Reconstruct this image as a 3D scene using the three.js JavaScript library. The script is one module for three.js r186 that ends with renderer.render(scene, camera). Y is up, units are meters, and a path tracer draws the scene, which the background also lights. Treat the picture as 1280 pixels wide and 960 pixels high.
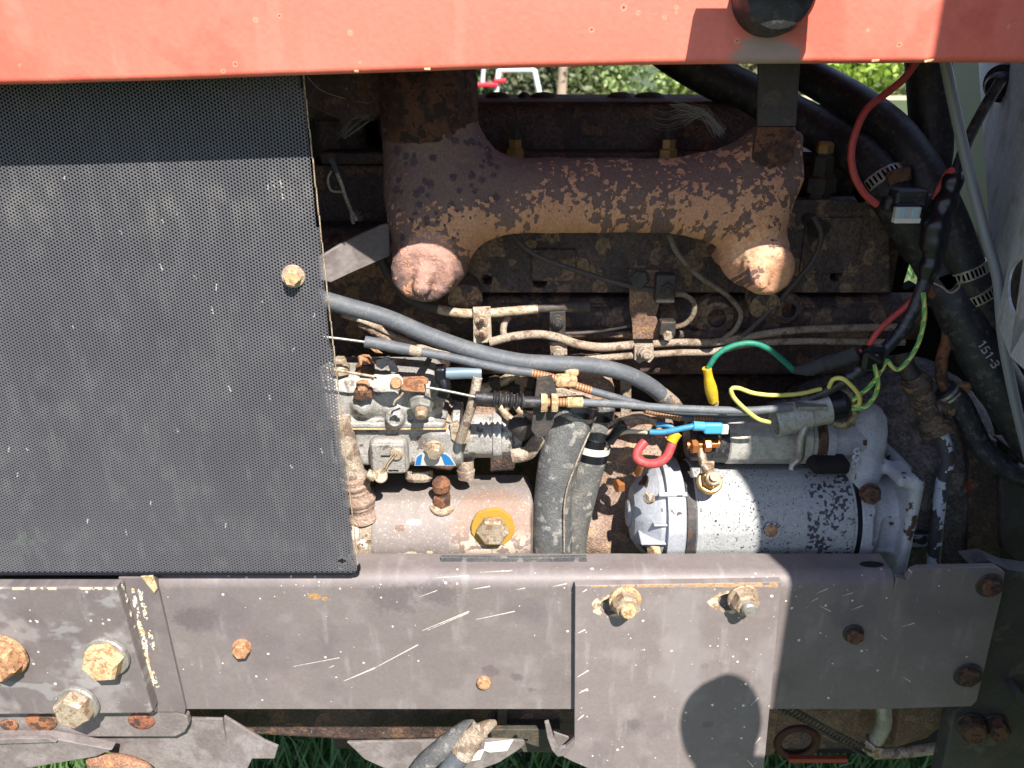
import * as THREE from 'three';
import { mergeGeometries, toCreasedNormals } from 'three/addons/utils/BufferGeometryUtils.js';
import { RoundedBoxGeometry } from 'three/addons/geometries/RoundedBoxGeometry.js';

// ---------- camera, sky, sun, exposure ----------
const V = (x, y, z) => new THREE.Vector3(x, y, z);
const scene = new THREE.Scene();
const EYE = V(0, 1.25, 0.6), PITCH = THREE.MathUtils.degToRad(22), FPX = 1029;
const camera = new THREE.PerspectiveCamera(50, 4 / 3, 0.01, 400);
camera.position.copy(EYE); camera.rotation.x = -PITCH;
camera.focus = 0.68; camera.userData.fStop = 13;
const renderer = new THREE.WebGLRenderer({ antialias: true });
renderer.toneMapping = THREE.LinearToneMapping; renderer.toneMappingExposure = 2.2;
renderer.shadowMap.enabled = true;
const SUN = V(0.36, 1.23, 1).normalize();
{ // clear summer sky with thin high haze
  const w = 512, h = 256, d = new Float32Array(w * h * 4);
  for (let y = 0; y < h; y++) for (let x = 0; x < w; x++) {
    const el = ((y + 0.5) / h - 0.5) * Math.PI, up = Math.max(0, Math.sin(el)), t = Math.pow(up, 0.45), o = (y * w + x) * 4;
    d[o] = 0.5 + (0.185 - 0.5) * t; d[o + 1] = 0.545 + (0.25 - 0.545) * t; d[o + 2] = 0.66 + (0.44 - 0.66) * t; d[o + 3] = 1;
  }
  const t = new THREE.DataTexture(d, w, h, THREE.RGBAFormat, THREE.FloatType); t.mapping = THREE.EquirectangularReflectionMapping; t.magFilter = t.minFilter = THREE.LinearFilter; t.needsUpdate = true;
  scene.background = t; scene.environment = t;
}
scene.environmentIntensity = scene.backgroundIntensity = 1.05;
const sun = new THREE.DirectionalLight(0xfff8f0, 4.8); sun.name = 'sun';
sun.position.copy(SUN).multiplyScalar(6).add(V(0, 1, 0)); sun.target.position.set(0, 1, 0);
sun.castShadow = true; sun.shadow.mapSize.set(4096, 4096);
Object.assign(sun.shadow.camera, { left: -1.5, right: 1.5, top: 1.5, bottom: -1.5, near: 0.1, far: 20 });
scene.add(sun, sun.target);

// ---------- helpers: places ----------
const cp = Math.cos(PITCH), sp = Math.sin(PITCH), FWD = V(0, -sp, -cp);
const ray = (px, py) => { const u = (px - 640) / FPX, v = (480 - py) / FPX; return V(u, -sp + cp * v, -cp - sp * v); };
function W(px, py, z) { const d = ray(px, py); return d.multiplyScalar((z - EYE.z) / d.z).add(EYE); }         // a point on the upright plane at depth z
function WP(px, py, o, n) { const d = ray(px, py); return d.multiplyScalar(o.clone().sub(EYE).dot(n) / d.dot(n)).add(EYE); }
const len = (px, p) => px * p.clone().sub(EYE).dot(FWD) / FPX;                                           // metres for a length seen at p
const w3 = (a) => (a.isVector3 ? a : W(a[0], a[1], a[2]));

// ---------- helpers: noise, textures ----------
function rng(seed) { let s = seed >>> 0; return () => { s = (s + 0x6d2b79f5) | 0; let t = Math.imul(s ^ (s >>> 15), 1 | s); t = (t + Math.imul(t ^ (t >>> 7), 61 | t)) ^ t; return ((t ^ (t >>> 14)) >>> 0) / 4294967296; }; }
const hash = (x, y, s) => { let h = Math.imul(x, 374761393) ^ Math.imul(y, 668265263) ^ Math.imul(s + 17, 1442695041); h = Math.imul(h ^ (h >>> 13), 1274126177); h = Math.imul(h ^ (h >>> 15), 2246822519); return ((h ^ (h >>> 16)) >>> 0) / 4294967296; };
const mod = (a, n) => ((a % n) + n) % n;
function vn(x, y, s, p = 0) {
  const xi = Math.floor(x), yi = Math.floor(y); let fx = x - xi, fy = y - yi; fx = fx * fx * (3 - 2 * fx); fy = fy * fy * (3 - 2 * fy);
  const x0 = p ? mod(xi, p) : xi, x1 = p ? mod(xi + 1, p) : xi + 1, y0 = p ? mod(yi, p) : yi, y1 = p ? mod(yi + 1, p) : yi + 1;
  const a = hash(x0, y0, s), b = hash(x1, y0, s), c = hash(x0, y1, s), d = hash(x1, y1, s);
  return a + (b - a) * fx + (c - a + (a - b - c + d) * fx) * fy;
}
function fbm(x, y, s, o = 4, p = 0) { let a = 0.5, r = 0, t = 0; for (let i = 0; i < o; i++) { r += a * vn(x, y, s + i, p); t += a; a *= 0.5; x *= 2; y *= 2; p *= 2; } return r / t; }
const st = (a, b, x) => { const t = Math.min(1, Math.max(0, (x - a) / (b - a))); return t * t * (3 - 2 * t); };
const mix = (a, b, t) => [a[0] + (b[0] - a[0]) * t, a[1] + (b[1] - a[1]) * t, a[2] + (b[2] - a[2]) * t];
const mul = (a, k) => [a[0] * k, a[1] * k, a[2] * k];
// a computed surface: fn(x, y) in metres gives [rgb 0..255 (sRGB), height 0..1, roughness]
function surface(w, h, x0, y0, x1, y1, fn, wrap = false) {
  const c = new Uint8Array(w * h * 4), d = new Uint8Array(w * h * 4);
  for (let j = 0; j < h; j++) for (let i = 0; i < w; i++) {
    const [k, hh, ro] = fn(x0 + (x1 - x0) * (i + 0.5) / w, y0 + (y1 - y0) * (j + 0.5) / h), o = (j * w + i) * 4;
    for (let q = 0; q < 3; q++) c[o + q] = Math.max(0, Math.min(255, k[q]));
    c[o + 3] = 255; d[o] = Math.max(0, Math.min(255, hh * 255)); d[o + 1] = Math.max(0, Math.min(255, ro * 255)); d[o + 3] = 255;
  }
  const make = (data, srgb) => {
    const t = new THREE.DataTexture(data, w, h); t.magFilter = t.minFilter = THREE.LinearFilter; t.wrapS = t.wrapT = wrap ? THREE.RepeatWrapping : THREE.ClampToEdgeWrapping;
    if (srgb) t.colorSpace = THREE.SRGBColorSpace;
    t.repeat.set(1 / (x1 - x0), 1 / (y1 - y0)); t.offset.set(-x0 / (x1 - x0), -y0 / (y1 - y0)); t.needsUpdate = true; return t;
  };
  return { map: make(c, true), data: make(d, false) };
}
const tile = (n, size, fn) => surface(n, n, 0, 0, size, size, (x, y) => fn(x / size, y / size), true);
function mat(s, bump, o = {}) {
  return new THREE.MeshPhysicalMaterial({ map: s.map, roughnessMap: s.data, bumpMap: bump ? s.data : null, bumpScale: bump || 1, roughness: 1, metalness: 0, side: THREE.DoubleSide, ...o });
}
const plain = (r, g, b, o = {}) => new THREE.MeshPhysicalMaterial({ color: new THREE.Color().setRGB(r / 255, g / 255, b / 255, THREE.SRGBColorSpace), roughness: 0.6, side: THREE.DoubleSide, ...o });

// ---------- helpers: geometry ----------
function boxUV(g) {
  const a = g.index ? g.toNonIndexed() : g; if (!a.attributes.normal) a.computeVertexNormals();
  const p = a.attributes.position, n = a.attributes.normal, uv = new Float32Array(p.count * 2);
  for (let i = 0; i < p.count; i += 3) {
    let x = 0, y = 0, z = 0; for (let k = 0; k < 3; k++) { x += Math.abs(n.getX(i + k)); y += Math.abs(n.getY(i + k)); z += Math.abs(n.getZ(i + k)); }
    for (let k = 0; k < 3; k++) { const q = i + k; const [u, v] = z >= x && z >= y ? [p.getX(q), p.getY(q)] : y >= x ? [p.getX(q), p.getZ(q)] : [p.getZ(q), p.getY(q)]; uv[q * 2] = u; uv[q * 2 + 1] = v; }
  }
  a.setAttribute('uv', new THREE.BufferAttribute(uv, 2)); for (const k of Object.keys(a.attributes)) if (!['position', 'normal', 'uv'].includes(k)) a.deleteAttribute(k);
  return a;
}
function orient(g, p, dir, spin = 0) {
  if (spin) g.rotateZ(spin);
  return g.applyQuaternion(new THREE.Quaternion().setFromUnitVectors(V(0, 0, 1), dir.clone().normalize())).translate(p.x, p.y, p.z);
}
// flat plate cut to an outline given on the upright plane z (or on the plane through o with normal n)
function plate(pts, z, th, { holes = [], bevel = 0.0006, n = null, o = null } = {}) {
  const N = n ? n.clone().normalize() : V(0, 0, 1), ex = V(0, 1, 0).cross(N).normalize(), ey = N.clone().cross(ex), O = o || V(0, 0, z);
  const to = (q) => { const p = q.isVector3 ? q : n ? WP(q[0], q[1], O, N) : W(q[0], q[1], z); const d = p.clone().sub(O); return new THREE.Vector2(d.dot(ex), d.dot(ey)); };
  const s = new THREE.Shape(pts.map(to));
  for (const h of holes) {
    if (Array.isArray(h[0])) s.holes.push(new THREE.Path(h.map(to)));
    else { const c = to([h[0], h[1]]), r = len(h[2], W(h[0], h[1], z)), k = new THREE.Path(); k.absarc(c.x, c.y, r, 0, Math.PI * 2); s.holes.push(k); }
  }
  const g = new THREE.ExtrudeGeometry(s, { depth: th - 2 * bevel, bevelEnabled: bevel > 0, bevelThickness: bevel, bevelSize: bevel, bevelOffset: -bevel, bevelSegments: 2, curveSegments: 16 });
  g.translate(0, 0, -th + bevel);
  if (n) { const m = new THREE.Matrix4().makeBasis(ex, ey, N).setPosition(O); g.applyMatrix4(m); } else { const b = new THREE.Matrix4().makeTranslation(O.x, O.y, O.z); g.applyMatrix4(b); }
  return boxUV(g);
}
// a round bar along a path; r a number or a function of 0..1
function sweep(path, r, { n = 0, k = 12, flat = 1, straight = false } = {}) {
  const P = path.map(w3), R = typeof r === 'function' ? r : () => r;
  const curve = straight ? null : new THREE.CatmullRomCurve3(P, false, 'centripetal');
  n = n || Math.max(2, (P.length - 1) * 8);
  if (straight) n = Math.max(n, 1);
  const c = curve || new THREE.LineCurve3(P[0], P[P.length - 1]), L = c.getLength(), F = c.computeFrenetFrames(n, false), pos = [], nor = [], uv = [], idx = [];
  for (let i = 0; i <= n; i++) {
    const t = i / n, p = c.getPointAt(t), rr = R(t), dr = (R(Math.min(1, t + 0.5 / n)) - R(Math.max(0, t - 0.5 / n))) / (L / n);
    for (let j = 0; j <= k; j++) {
      const a = j / k * Math.PI * 2, q = F.normals[i].clone().multiplyScalar(Math.cos(a)).addScaledVector(F.binormals[i], Math.sin(a) * flat);
      pos.push(p.x + q.x * rr, p.y + q.y * rr, p.z + q.z * rr);
      const m = q.clone().addScaledVector(F.tangents[i], -dr).normalize(); nor.push(m.x, m.y, m.z); uv.push(a * Math.max(rr, 0.002), t * L);
    }
  }
  for (let i = 0; i < n; i++) for (let j = 0; j < k; j++) { const a = i * (k + 1) + j, b = a + k + 1; idx.push(a, a + 1, b, b, a + 1, b + 1); }
  for (const e of [0, n]) {
    const s = pos.length / 3, t = F.tangents[e], sg = e ? 1 : -1, p = c.getPointAt(e / n); pos.push(p.x, p.y, p.z); nor.push(t.x * sg, t.y * sg, t.z * sg); uv.push(0, 0);
    for (let j = 0; j <= k; j++) { const o = (e * (k + 1) + j) * 3; pos.push(pos[o], pos[o + 1], pos[o + 2]); nor.push(t.x * sg, t.y * sg, t.z * sg); uv.push(Math.cos(j / k * 6.283) * 0.003, Math.sin(j / k * 6.283) * 0.003); }
    for (let j = 0; j < k; j++) e ? idx.push(s, s + 1 + j, s + 2 + j) : idx.push(s, s + 2 + j, s + 1 + j);
  }
  const g = new THREE.BufferGeometry(); g.setAttribute('position', new THREE.Float32BufferAttribute(pos, 3)); g.setAttribute('normal', new THREE.Float32BufferAttribute(nor, 3)); g.setAttribute('uv', new THREE.Float32BufferAttribute(uv, 2)); g.setIndex(idx);
  return g;
}
// a turned piece: prof = [[along, radius], ...] from p along dir
function lathe(prof, p, dir, k = 40, crease = 0.5) {
  const g0 = new THREE.LatheGeometry(prof.map(([s, r]) => new THREE.Vector2(Math.max(r, 1e-5), s)), k).rotateX(Math.PI / 2);
  const mean = prof.reduce((a, b) => a + b[1], 0) / prof.length, uv = g0.attributes.uv, ps = prof.map((q) => q[0]);
  let at = 0; const acc = prof.map((q, i) => (at += i ? Math.hypot(q[0] - prof[i - 1][0], q[1] - prof[i - 1][1]) : 0));
  for (let i = 0; i < uv.count; i++) { const j = Math.round(uv.getY(i) * (ps.length - 1)); uv.setXY(i, uv.getX(i) * Math.PI * 2 * mean, acc[j]); }
  g0.deleteAttribute('normal');
  return orient(toCreasedNormals(g0.toNonIndexed(), crease), p, dir);
}
const slab = (cx, cy, cz, w, h, d, r = 0.002) => boxUV(new RoundedBoxGeometry(w, h, d, 2, Math.min(r, w / 2.1, h / 2.1, d / 2.1)).translate(cx, cy, cz));
// box whose front face spans two seen corners on plane z and which runs back by d
function block(x0, y0, x1, y1, z, d, r = 0.002) { const a = W(x0, y0, z), b = W(x1, y1, z); const xm = W((x0 + x1) / 2, (y0 + y1) / 2, z); const wd = Math.abs(W(x1, (y0 + y1) / 2, z).x - W(x0, (y0 + y1) / 2, z).x); return slab(xm.x, (a.y + b.y) / 2, z - d / 2, wd, Math.abs(a.y - b.y), d, r); }
// surface nets over a distance function f(x, y, z)
function sdf(f, mn, mx, h) {
  const nx = Math.ceil((mx[0] - mn[0]) / h) + 1, ny = Math.ceil((mx[1] - mn[1]) / h) + 1, nz = Math.ceil((mx[2] - mn[2]) / h) + 1, val = new Float32Array(nx * ny * nz), at = (i, j, k) => (k * ny + j) * nx + i;
  for (let k = 0; k < nz; k++) for (let j = 0; j < ny; j++) for (let i = 0; i < nx; i++) val[at(i, j, k)] = f(mn[0] + i * h, mn[1] + j * h, mn[2] + k * h);
  const cell = new Int32Array(nx * ny * nz).fill(-1), pos = [], idx = [];
  for (let k = 0; k < nz - 1; k++) for (let j = 0; j < ny - 1; j++) for (let i = 0; i < nx - 1; i++) {
    let sx = 0, sy = 0, sz = 0, c = 0;
    for (let e = 0; e < 12; e++) {
      const ax = e >> 2, b = e & 1, d = (e >> 1) & 1, o = ax === 0 ? [0, b, d] : ax === 1 ? [b, 0, d] : [b, d, 0], q = [...o]; q[ax] = 1;
      const va = val[at(i + o[0], j + o[1], k + o[2])], vb = val[at(i + q[0], j + q[1], k + q[2])];
      if (va < 0 !== vb < 0) { const t = va / (va - vb); sx += o[0] + (q[0] - o[0]) * t; sy += o[1] + (q[1] - o[1]) * t; sz += o[2] + (q[2] - o[2]) * t; c++; }
    }
    if (c) { cell[at(i, j, k)] = pos.length / 3; pos.push(mn[0] + (i + sx / c) * h, mn[1] + (j + sy / c) * h, mn[2] + (k + sz / c) * h); }
  }
  const quad = (a, b, c, d, flip) => { if (a < 0 || b < 0 || c < 0 || d < 0) return; flip ? idx.push(a, c, b, a, d, c) : idx.push(a, b, c, a, c, d); };
  for (let k = 1; k < nz - 1; k++) for (let j = 1; j < ny - 1; j++) for (let i = 1; i < nx - 1; i++) {
    const v = val[at(i, j, k)] < 0;
    if (v !== val[at(i + 1, j, k)] < 0) quad(cell[at(i, j - 1, k - 1)], cell[at(i, j, k - 1)], cell[at(i, j, k)], cell[at(i, j - 1, k)], !v);
    if (v !== val[at(i, j + 1, k)] < 0) quad(cell[at(i - 1, j, k - 1)], cell[at(i - 1, j, k)], cell[at(i, j, k)], cell[at(i, j, k - 1)], !v);
    if (v !== val[at(i, j, k + 1)] < 0) quad(cell[at(i - 1, j - 1, k)], cell[at(i, j - 1, k)], cell[at(i, j, k)], cell[at(i - 1, j, k)], !v);
  }
  const nor = new Float32Array(pos.length), e = h * 0.6;
  for (let i = 0; i < pos.length; i += 3) {
    const [x, y, z] = [pos[i], pos[i + 1], pos[i + 2]], gx = f(x + e, y, z) - f(x - e, y, z), gy = f(x, y + e, z) - f(x, y - e, z), gz = f(x, y, z + e) - f(x, y, z - e), L = Math.hypot(gx, gy, gz) || 1;
    nor[i] = gx / L; nor[i + 1] = gy / L; nor[i + 2] = gz / L;
  }
  const g = new THREE.BufferGeometry(); g.setAttribute('position', new THREE.Float32BufferAttribute(pos, 3)); g.setAttribute('normal', new THREE.BufferAttribute(nor, 3)); g.setIndex(idx);
  return boxUV(g);
}
const smin = (a, b, k) => { const h = Math.max(k - Math.abs(a - b), 0) / k; return Math.min(a, b) - h * h * k * 0.25; };
function cap(x, y, z, a, b, ra, rb) { const dx = b.x - a.x, dy = b.y - a.y, dz = b.z - a.z, t = Math.max(0, Math.min(1, ((x - a.x) * dx + (y - a.y) * dy + (z - a.z) * dz) / (dx * dx + dy * dy + dz * dz))); return Math.hypot(x - a.x - dx * t, y - a.y - dy * t, z - a.z - dz * t) - (ra + (rb - ra) * t); }
function rbox(x, y, z, c, hx, hy, hz, r) { const dx = Math.abs(x - c.x) - hx + r, dy = Math.abs(y - c.y) - hy + r, dz = Math.abs(z - c.z) - hz + r; return Math.hypot(Math.max(dx, 0), Math.max(dy, 0), Math.max(dz, 0)) + Math.min(Math.max(dx, dy, dz), 0) - r; }
// flat ended round boss: from p along unit n by h, radius r, edge rounding e
function boss(x, y, z, p, n, h, r, e) { const dx = x - p.x, dy = y - p.y, dz = z - p.z, t = dx * n.x + dy * n.y + dz * n.z, q = Math.sqrt(Math.max(0, dx * dx + dy * dy + dz * dz - t * t)), a = q - r + e, b = Math.abs(t - h / 2) - h / 2 + e; return Math.hypot(Math.max(a, 0), Math.max(b, 0)) + Math.min(Math.max(a, b), 0) - e; }
const cylx = (x, y, z, c, hx, r, e = 0.003) => { const dx = Math.abs(x - c.x) - hx + e, dr = Math.hypot(y - c.y, z - c.z) - r + e; return Math.hypot(Math.max(dx, 0), Math.max(dr, 0)) + Math.min(Math.max(dx, dr), 0) - e; };
const hexHead = (r, h) => toCreasedNormals(new THREE.LatheGeometry([[0, 0], [r, 0], [r, h * 0.78], [r * 0.86, h], [0, h]].map(([a, b]) => new THREE.Vector2(Math.max(a, 1e-5), b)), 6).rotateX(Math.PI / 2).toNonIndexed(), 0.3);
const disc = (r, h, r0 = 0) => toCreasedNormals(new THREE.LatheGeometry([[r0, 0], [r, 0], [r, h * 0.7], [r - h * 0.25, h], [r0, h]].map(([a, b]) => new THREE.Vector2(Math.max(a, 1e-5), b)), 28).rotateX(Math.PI / 2).toNonIndexed(), 0.5);

// texture laid on from one fixed side (slightly above the front), for pieces that have a picture of their own
function frontUV(g, z0, k = 0.45) { const p = g.attributes.position, u = g.attributes.uv; for (let i = 0; i < p.count; i++) u.setXY(i, p.getX(i), p.getY(i) - k * (p.getZ(i) - z0)); return g; }
function roundUV(g, cy, cz, R) { const p = g.attributes.position, u = g.attributes.uv; for (let i = 0; i < p.count; i++) u.setXY(i, p.getX(i), cy + R * Math.atan2(p.getY(i) - cy, p.getZ(i) - cz)); return g; }
// ---------- helpers: things and their parts ----------
const taken = {};
const numbered = (n) => { const k = taken[n] = (taken[n] ?? -1) + 1; return k ? n + '_' + String(k).padStart(3, '0') : n; };
const placeOf = (o) => { const p = V(0, 0, 0); for (let q = o; q && q !== scene; q = q.parent) p.add(q.position); return p; };
function thing(name, label, category, at, group) {
  const o = new THREE.Group(); o.name = numbered(name); o.position.copy(w3(at)); o.userData = { label, category }; if (group) o.userData.group = group; scene.add(o); return o;
}
function part(parent, name, geo, m, label) {
  const g = Array.isArray(geo) ? mergeGeometries(geo.map((q) => { const a = q.index ? q.toNonIndexed() : q.clone(); for (const k of Object.keys(a.attributes)) if (!['position', 'normal', 'uv'].includes(k)) a.deleteAttribute(k); return a; })) : geo.clone();
  const p = placeOf(parent); g.translate(-p.x, -p.y, -p.z);
  const o = new THREE.Mesh(g, m); o.name = name; o.castShadow = o.receiveShadow = true; if (label) o.userData.label = label; parent.add(o); return o;
}
function single(name, label, category, geo, m, group) {
  const g = Array.isArray(geo) ? mergeGeometries(geo.map((q) => (q.index ? q.toNonIndexed() : q))) : geo; g.computeBoundingBox();
  const c = g.boundingBox.getCenter(V(0, 0, 0)); c.y = g.boundingBox.min.y;
  const o = new THREE.Mesh(g.translate(-c.x, -c.y, -c.z), m); o.name = numbered(name); o.position.copy(c); o.castShadow = o.receiveShadow = true; o.userData = { label, category }; if (group) o.userData.group = group; scene.add(o); return o;
}
function land(name, geo, m, label) { const o = new THREE.Mesh(geo, m); o.name = name; o.receiveShadow = o.castShadow = true; o.userData = { kind: 'structure', label }; scene.add(o); return o; }
// a hex bolt or nut with washer and stud end, part of what it holds
function bolt(parent, at, dir, r, h, m, { washer = 0, wm = null, wh = 0.0022, stud = 0, studH = 0.006, sm = null, spin = 0.3, name = 'bolt', label, round = false } = {}) {
  const p = w3(at), d = dir.clone().normalize(), top = p.clone().addScaledVector(d, washer ? wh : 0);
  const b = part(parent, name, boxUV(orient(round ? disc(r, h) : hexHead(r, h), top, d, spin)), m, label);
  const own = parent.parent === scene || parent.userData.kind === 'structure' ? b : parent;
  if (washer) part(own, 'washer', boxUV(orient(disc(washer, wh), p, d)), wm || m);
  if (stud) part(own, 'stud_end', boxUV(orient(disc(stud, studH), top.clone().addScaledVector(d, h), d)), sm || m);
  return b;
}
const Z = V(0, 0, 1), X = V(1, 0, 0), Y = V(0, 1, 0);
// ---------- materials ----------
const U = (px, py, z) => { const p = W(px, py, z); return [p.x, p.y]; };
const segD = (x, y, s) => { const dx = s[2] - s[0], dy = s[3] - s[1], t = Math.max(0, Math.min(1, ((x - s[0]) * dx + (y - s[1]) * dy) / (dx * dx + dy * dy))); return [Math.hypot(x - s[0] - dx * t, y - s[1] - dy * t), t]; };
// mottled rust / oil / dirt in a repeating tile
function mottled(n, size, cols, { cells = 8, seed = 1, edge = 0.06, grain = 14, rough = [0.75, 0.95], levels = [0.45, 0.58], speck = 0 } = {}) {
  return tile(n, size, (u, v) => {
    const a = fbm(u * cells, v * cells, seed, 5, cells), b = fbm(u * cells * 2, v * cells * 2, seed + 40, 4, cells * 2), g = fbm(u * cells * 16, v * cells * 16, seed + 80, 2, cells * 16);
    let k = mix(cols[0], cols[1], st(levels[0] - edge, levels[0] + edge, a)); if (cols[2]) k = mix(k, cols[2], st(levels[1] - edge * 0.6, levels[1] + edge * 0.6, b));
    const f = 1 + (g - 0.5) * grain / 40; k = mul(k, f);
    if (speck && vn(u * cells * 20, v * cells * 20, seed + 9, cells * 20) > 1 - speck) k = mix(k, [215, 205, 190], 0.7);
    return [k, 0.5 + (a - 0.5) * 0.5 + (g - 0.5) * 0.5, rough[0] + (rough[1] - rough[0]) * b];
  });
}
const S = {
  rust: mottled(256, 0.05, [[166, 122, 88], [182, 142, 104], [140, 100, 74]], { seed: 3, cells: 9, edge: 0.14, grain: 26 }),
  paleRust: mottled(256, 0.05, [[186, 152, 110], [200, 174, 136], [160, 122, 86]], { seed: 5, cells: 9, edge: 0.14, grain: 26, levels: [0.5, 0.62] }),
  darkRust: mottled(256, 0.06, [[72, 50, 38], [98, 66, 46], [52, 40, 34]], { seed: 7, cells: 6, grain: 26 }),
  oily: mottled(512, 0.22, [[76, 60, 54], [61, 49, 46], [96, 74, 59]], { seed: 11, cells: 7, grain: 26, levels: [0.48, 0.63], rough: [0.45, 0.9], speck: 0.025 }),
  sideCover: mottled(512, 0.2, [[84, 69, 61], [70, 58, 54], [120, 99, 77]], { seed: 21, cells: 6, edge: 0.03, grain: 26, levels: [0.5, 0.6], rough: [0.5, 0.9], speck: 0.02 }),
  alu: mottled(512, 0.12, [[150, 147, 142], [166, 163, 158], [108, 98, 90]], { seed: 31, cells: 8, edge: 0.12, grain: 14, levels: [0.45, 0.7], rough: [0.5, 0.75], speck: 0.02 }),
  dirtyTan: mottled(256, 0.1, [[148, 133, 116], [162, 149, 133], [116, 99, 84]], { seed: 41, cells: 7, edge: 0.12, grain: 22, levels: [0.5, 0.64] }),
  castTan: mottled(512, 0.16, [[134, 110, 95], [148, 126, 112], [166, 136, 108]], { seed: 45, cells: 8, edge: 0.12, grain: 22, levels: [0.5, 0.64], speck: 0.03 }),
  rubber: mottled(256, 0.06, [[84, 88, 93], [90, 95, 100], [102, 102, 102]], { seed: 51, cells: 8, grain: 10, levels: [0.5, 0.66], rough: [0.5, 0.7], speck: 0.02 }),
  blackRubber: mottled(256, 0.06, [[30, 30, 33], [40, 39, 41], [66, 63, 60]], { seed: 53, cells: 8, edge: 0.14, grain: 18, levels: [0.5, 0.66], rough: [0.4, 0.65], speck: 0.02 }),
  hoseRubber: mottled(512, 0.1, [[86, 87, 87], [99, 99, 97], [136, 134, 128]], { seed: 57, cells: 7, edge: 0.13, grain: 18, levels: [0.5, 0.66], rough: [0.6, 0.9], speck: 0.03 }),
  zinc: mottled(256, 0.05, [[152, 150, 144], [160, 158, 152], [142, 138, 128]], { seed: 61, cells: 8, edge: 0.16, grain: 10, rough: [0.3, 0.5] }),
  steelTan: mottled(256, 0.05, [[164, 148, 126], [178, 164, 144], [140, 114, 90]], { seed: 63, cells: 8, edge: 0.12, grain: 22, levels: [0.5, 0.62], rough: [0.5, 0.8] }),
  darkSteel: mottled(256, 0.06, [[58, 55, 53], [68, 64, 61], [82, 66, 54]], { seed: 65, cells: 6, grain: 18, levels: [0.5, 0.66], rough: [0.5, 0.8] }),
  greyPaint: mottled(512, 0.2, [[108, 101, 98], [117, 109, 106], [128, 121, 118]], { seed: 71, cells: 6, edge: 0.2, grain: 7, levels: [0.5, 0.6], rough: [0.42, 0.62], speck: 0.008 }),
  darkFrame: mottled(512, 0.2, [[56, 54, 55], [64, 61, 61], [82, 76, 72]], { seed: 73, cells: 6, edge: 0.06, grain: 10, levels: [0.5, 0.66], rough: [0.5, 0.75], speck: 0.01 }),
  peel: tile(512, 0.08, (u, v) => {
    const a = fbm(u * 9, v * 9, 81, 5, 9), m = st(0.48, 0.5, a), g = fbm(u * 60, v * 60, 82, 2, 60);
    return [mul(mix([172, 182, 196], [62, 60, 66], m), 0.9 + g * 0.2), 0.6 - m * 0.3 + g * 0.1, 0.6];
  }),
  // silver blue paint with dark flakes fallen off
  starter: tile(1024, 0.16, (u, v) => {
    const big = fbm(u * 3, v * 3, 91, 3, 3), a = fbm(u * 96, v * 96, 92, 3, 96), m = st(0.0, 0.04, a - 0.74 + (big - 0.5) * 0.34), g = fbm(u * 120, v * 120, 93, 2, 120);
    return [mul(mix([156, 158, 157], [66, 68, 72], m), 0.9 + g * 0.2), 0.7 - m * 0.5 + g * 0.12, 0.5 + 0.2 * m];
  }),
  starterFlaked: tile(1024, 0.16, (u, v) => {
    const big = fbm(u * 4, v * 4, 95, 3, 4), a = fbm(u * 64, v * 64, 96, 4, 64), m = st(0.0, 0.04, a - 0.54 + (big - 0.5) * 0.5), g = fbm(u * 120, v * 120, 97, 2, 120);
    return [mul(mix([152, 155, 157], [58, 60, 66], m), 0.9 + g * 0.2), 0.7 - m * 0.5 + g * 0.12, 0.55];
  }),
  nose: tile(512, 0.1, (u, v) => {
    const a = fbm(u * 7, v * 7, 101, 5, 7), m = st(0.66, 0.69, a), d = fbm(u * 4, v * 4, 102, 4, 4), g = fbm(u * 60, v * 60, 103, 2, 60);
    return [mul(mix(mix([168, 172, 178], [144, 146, 150], d), [70, 56, 48], m), 0.92 + g * 0.16), 0.6 - m * 0.3 + g * 0.15, 0.55];
  }),
  wireYG: tile(64, 0.012, (u, v) => [(Math.abs(mod(u * 0.87 - v * 0.2, 1) - 0.5) < 0.11 ? [84, 154, 84] : [206, 198, 106]), 0.5, 0.45]),
  coil: tile(64, 0.0026, (u, v) => [mix([176, 132, 96], [110, 70, 46], st(0.6, 0.9, Math.abs(v - 0.5) * 2)), 1 - Math.abs(v - 0.5) * 2, 0.55]),
  braid: tile(128, 0.01, (u, v) => { const w = Math.sin((u + v) * 37.7) * Math.sin((u - v) * 37.7), g = fbm(u * 30, v * 30, 111, 2, 30); return [mul([70, 70, 72], 0.75 + 0.35 * w + g * 0.3), 0.5 + w * 0.4, 0.9]; }),
};
const dusty = (r, g, b) => mat(mottled(128, 0.03, [[r, g, b], [r * 0.92, g * 0.92, b * 0.92], [r * 0.72 + 34, g * 0.72 + 32, b * 0.72 + 28]], { seed: r + b, cells: 7, edge: 0.12, grain: 12, levels: [0.5, 0.6], rough: [0.4, 0.75] }), 0.0001);
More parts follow.
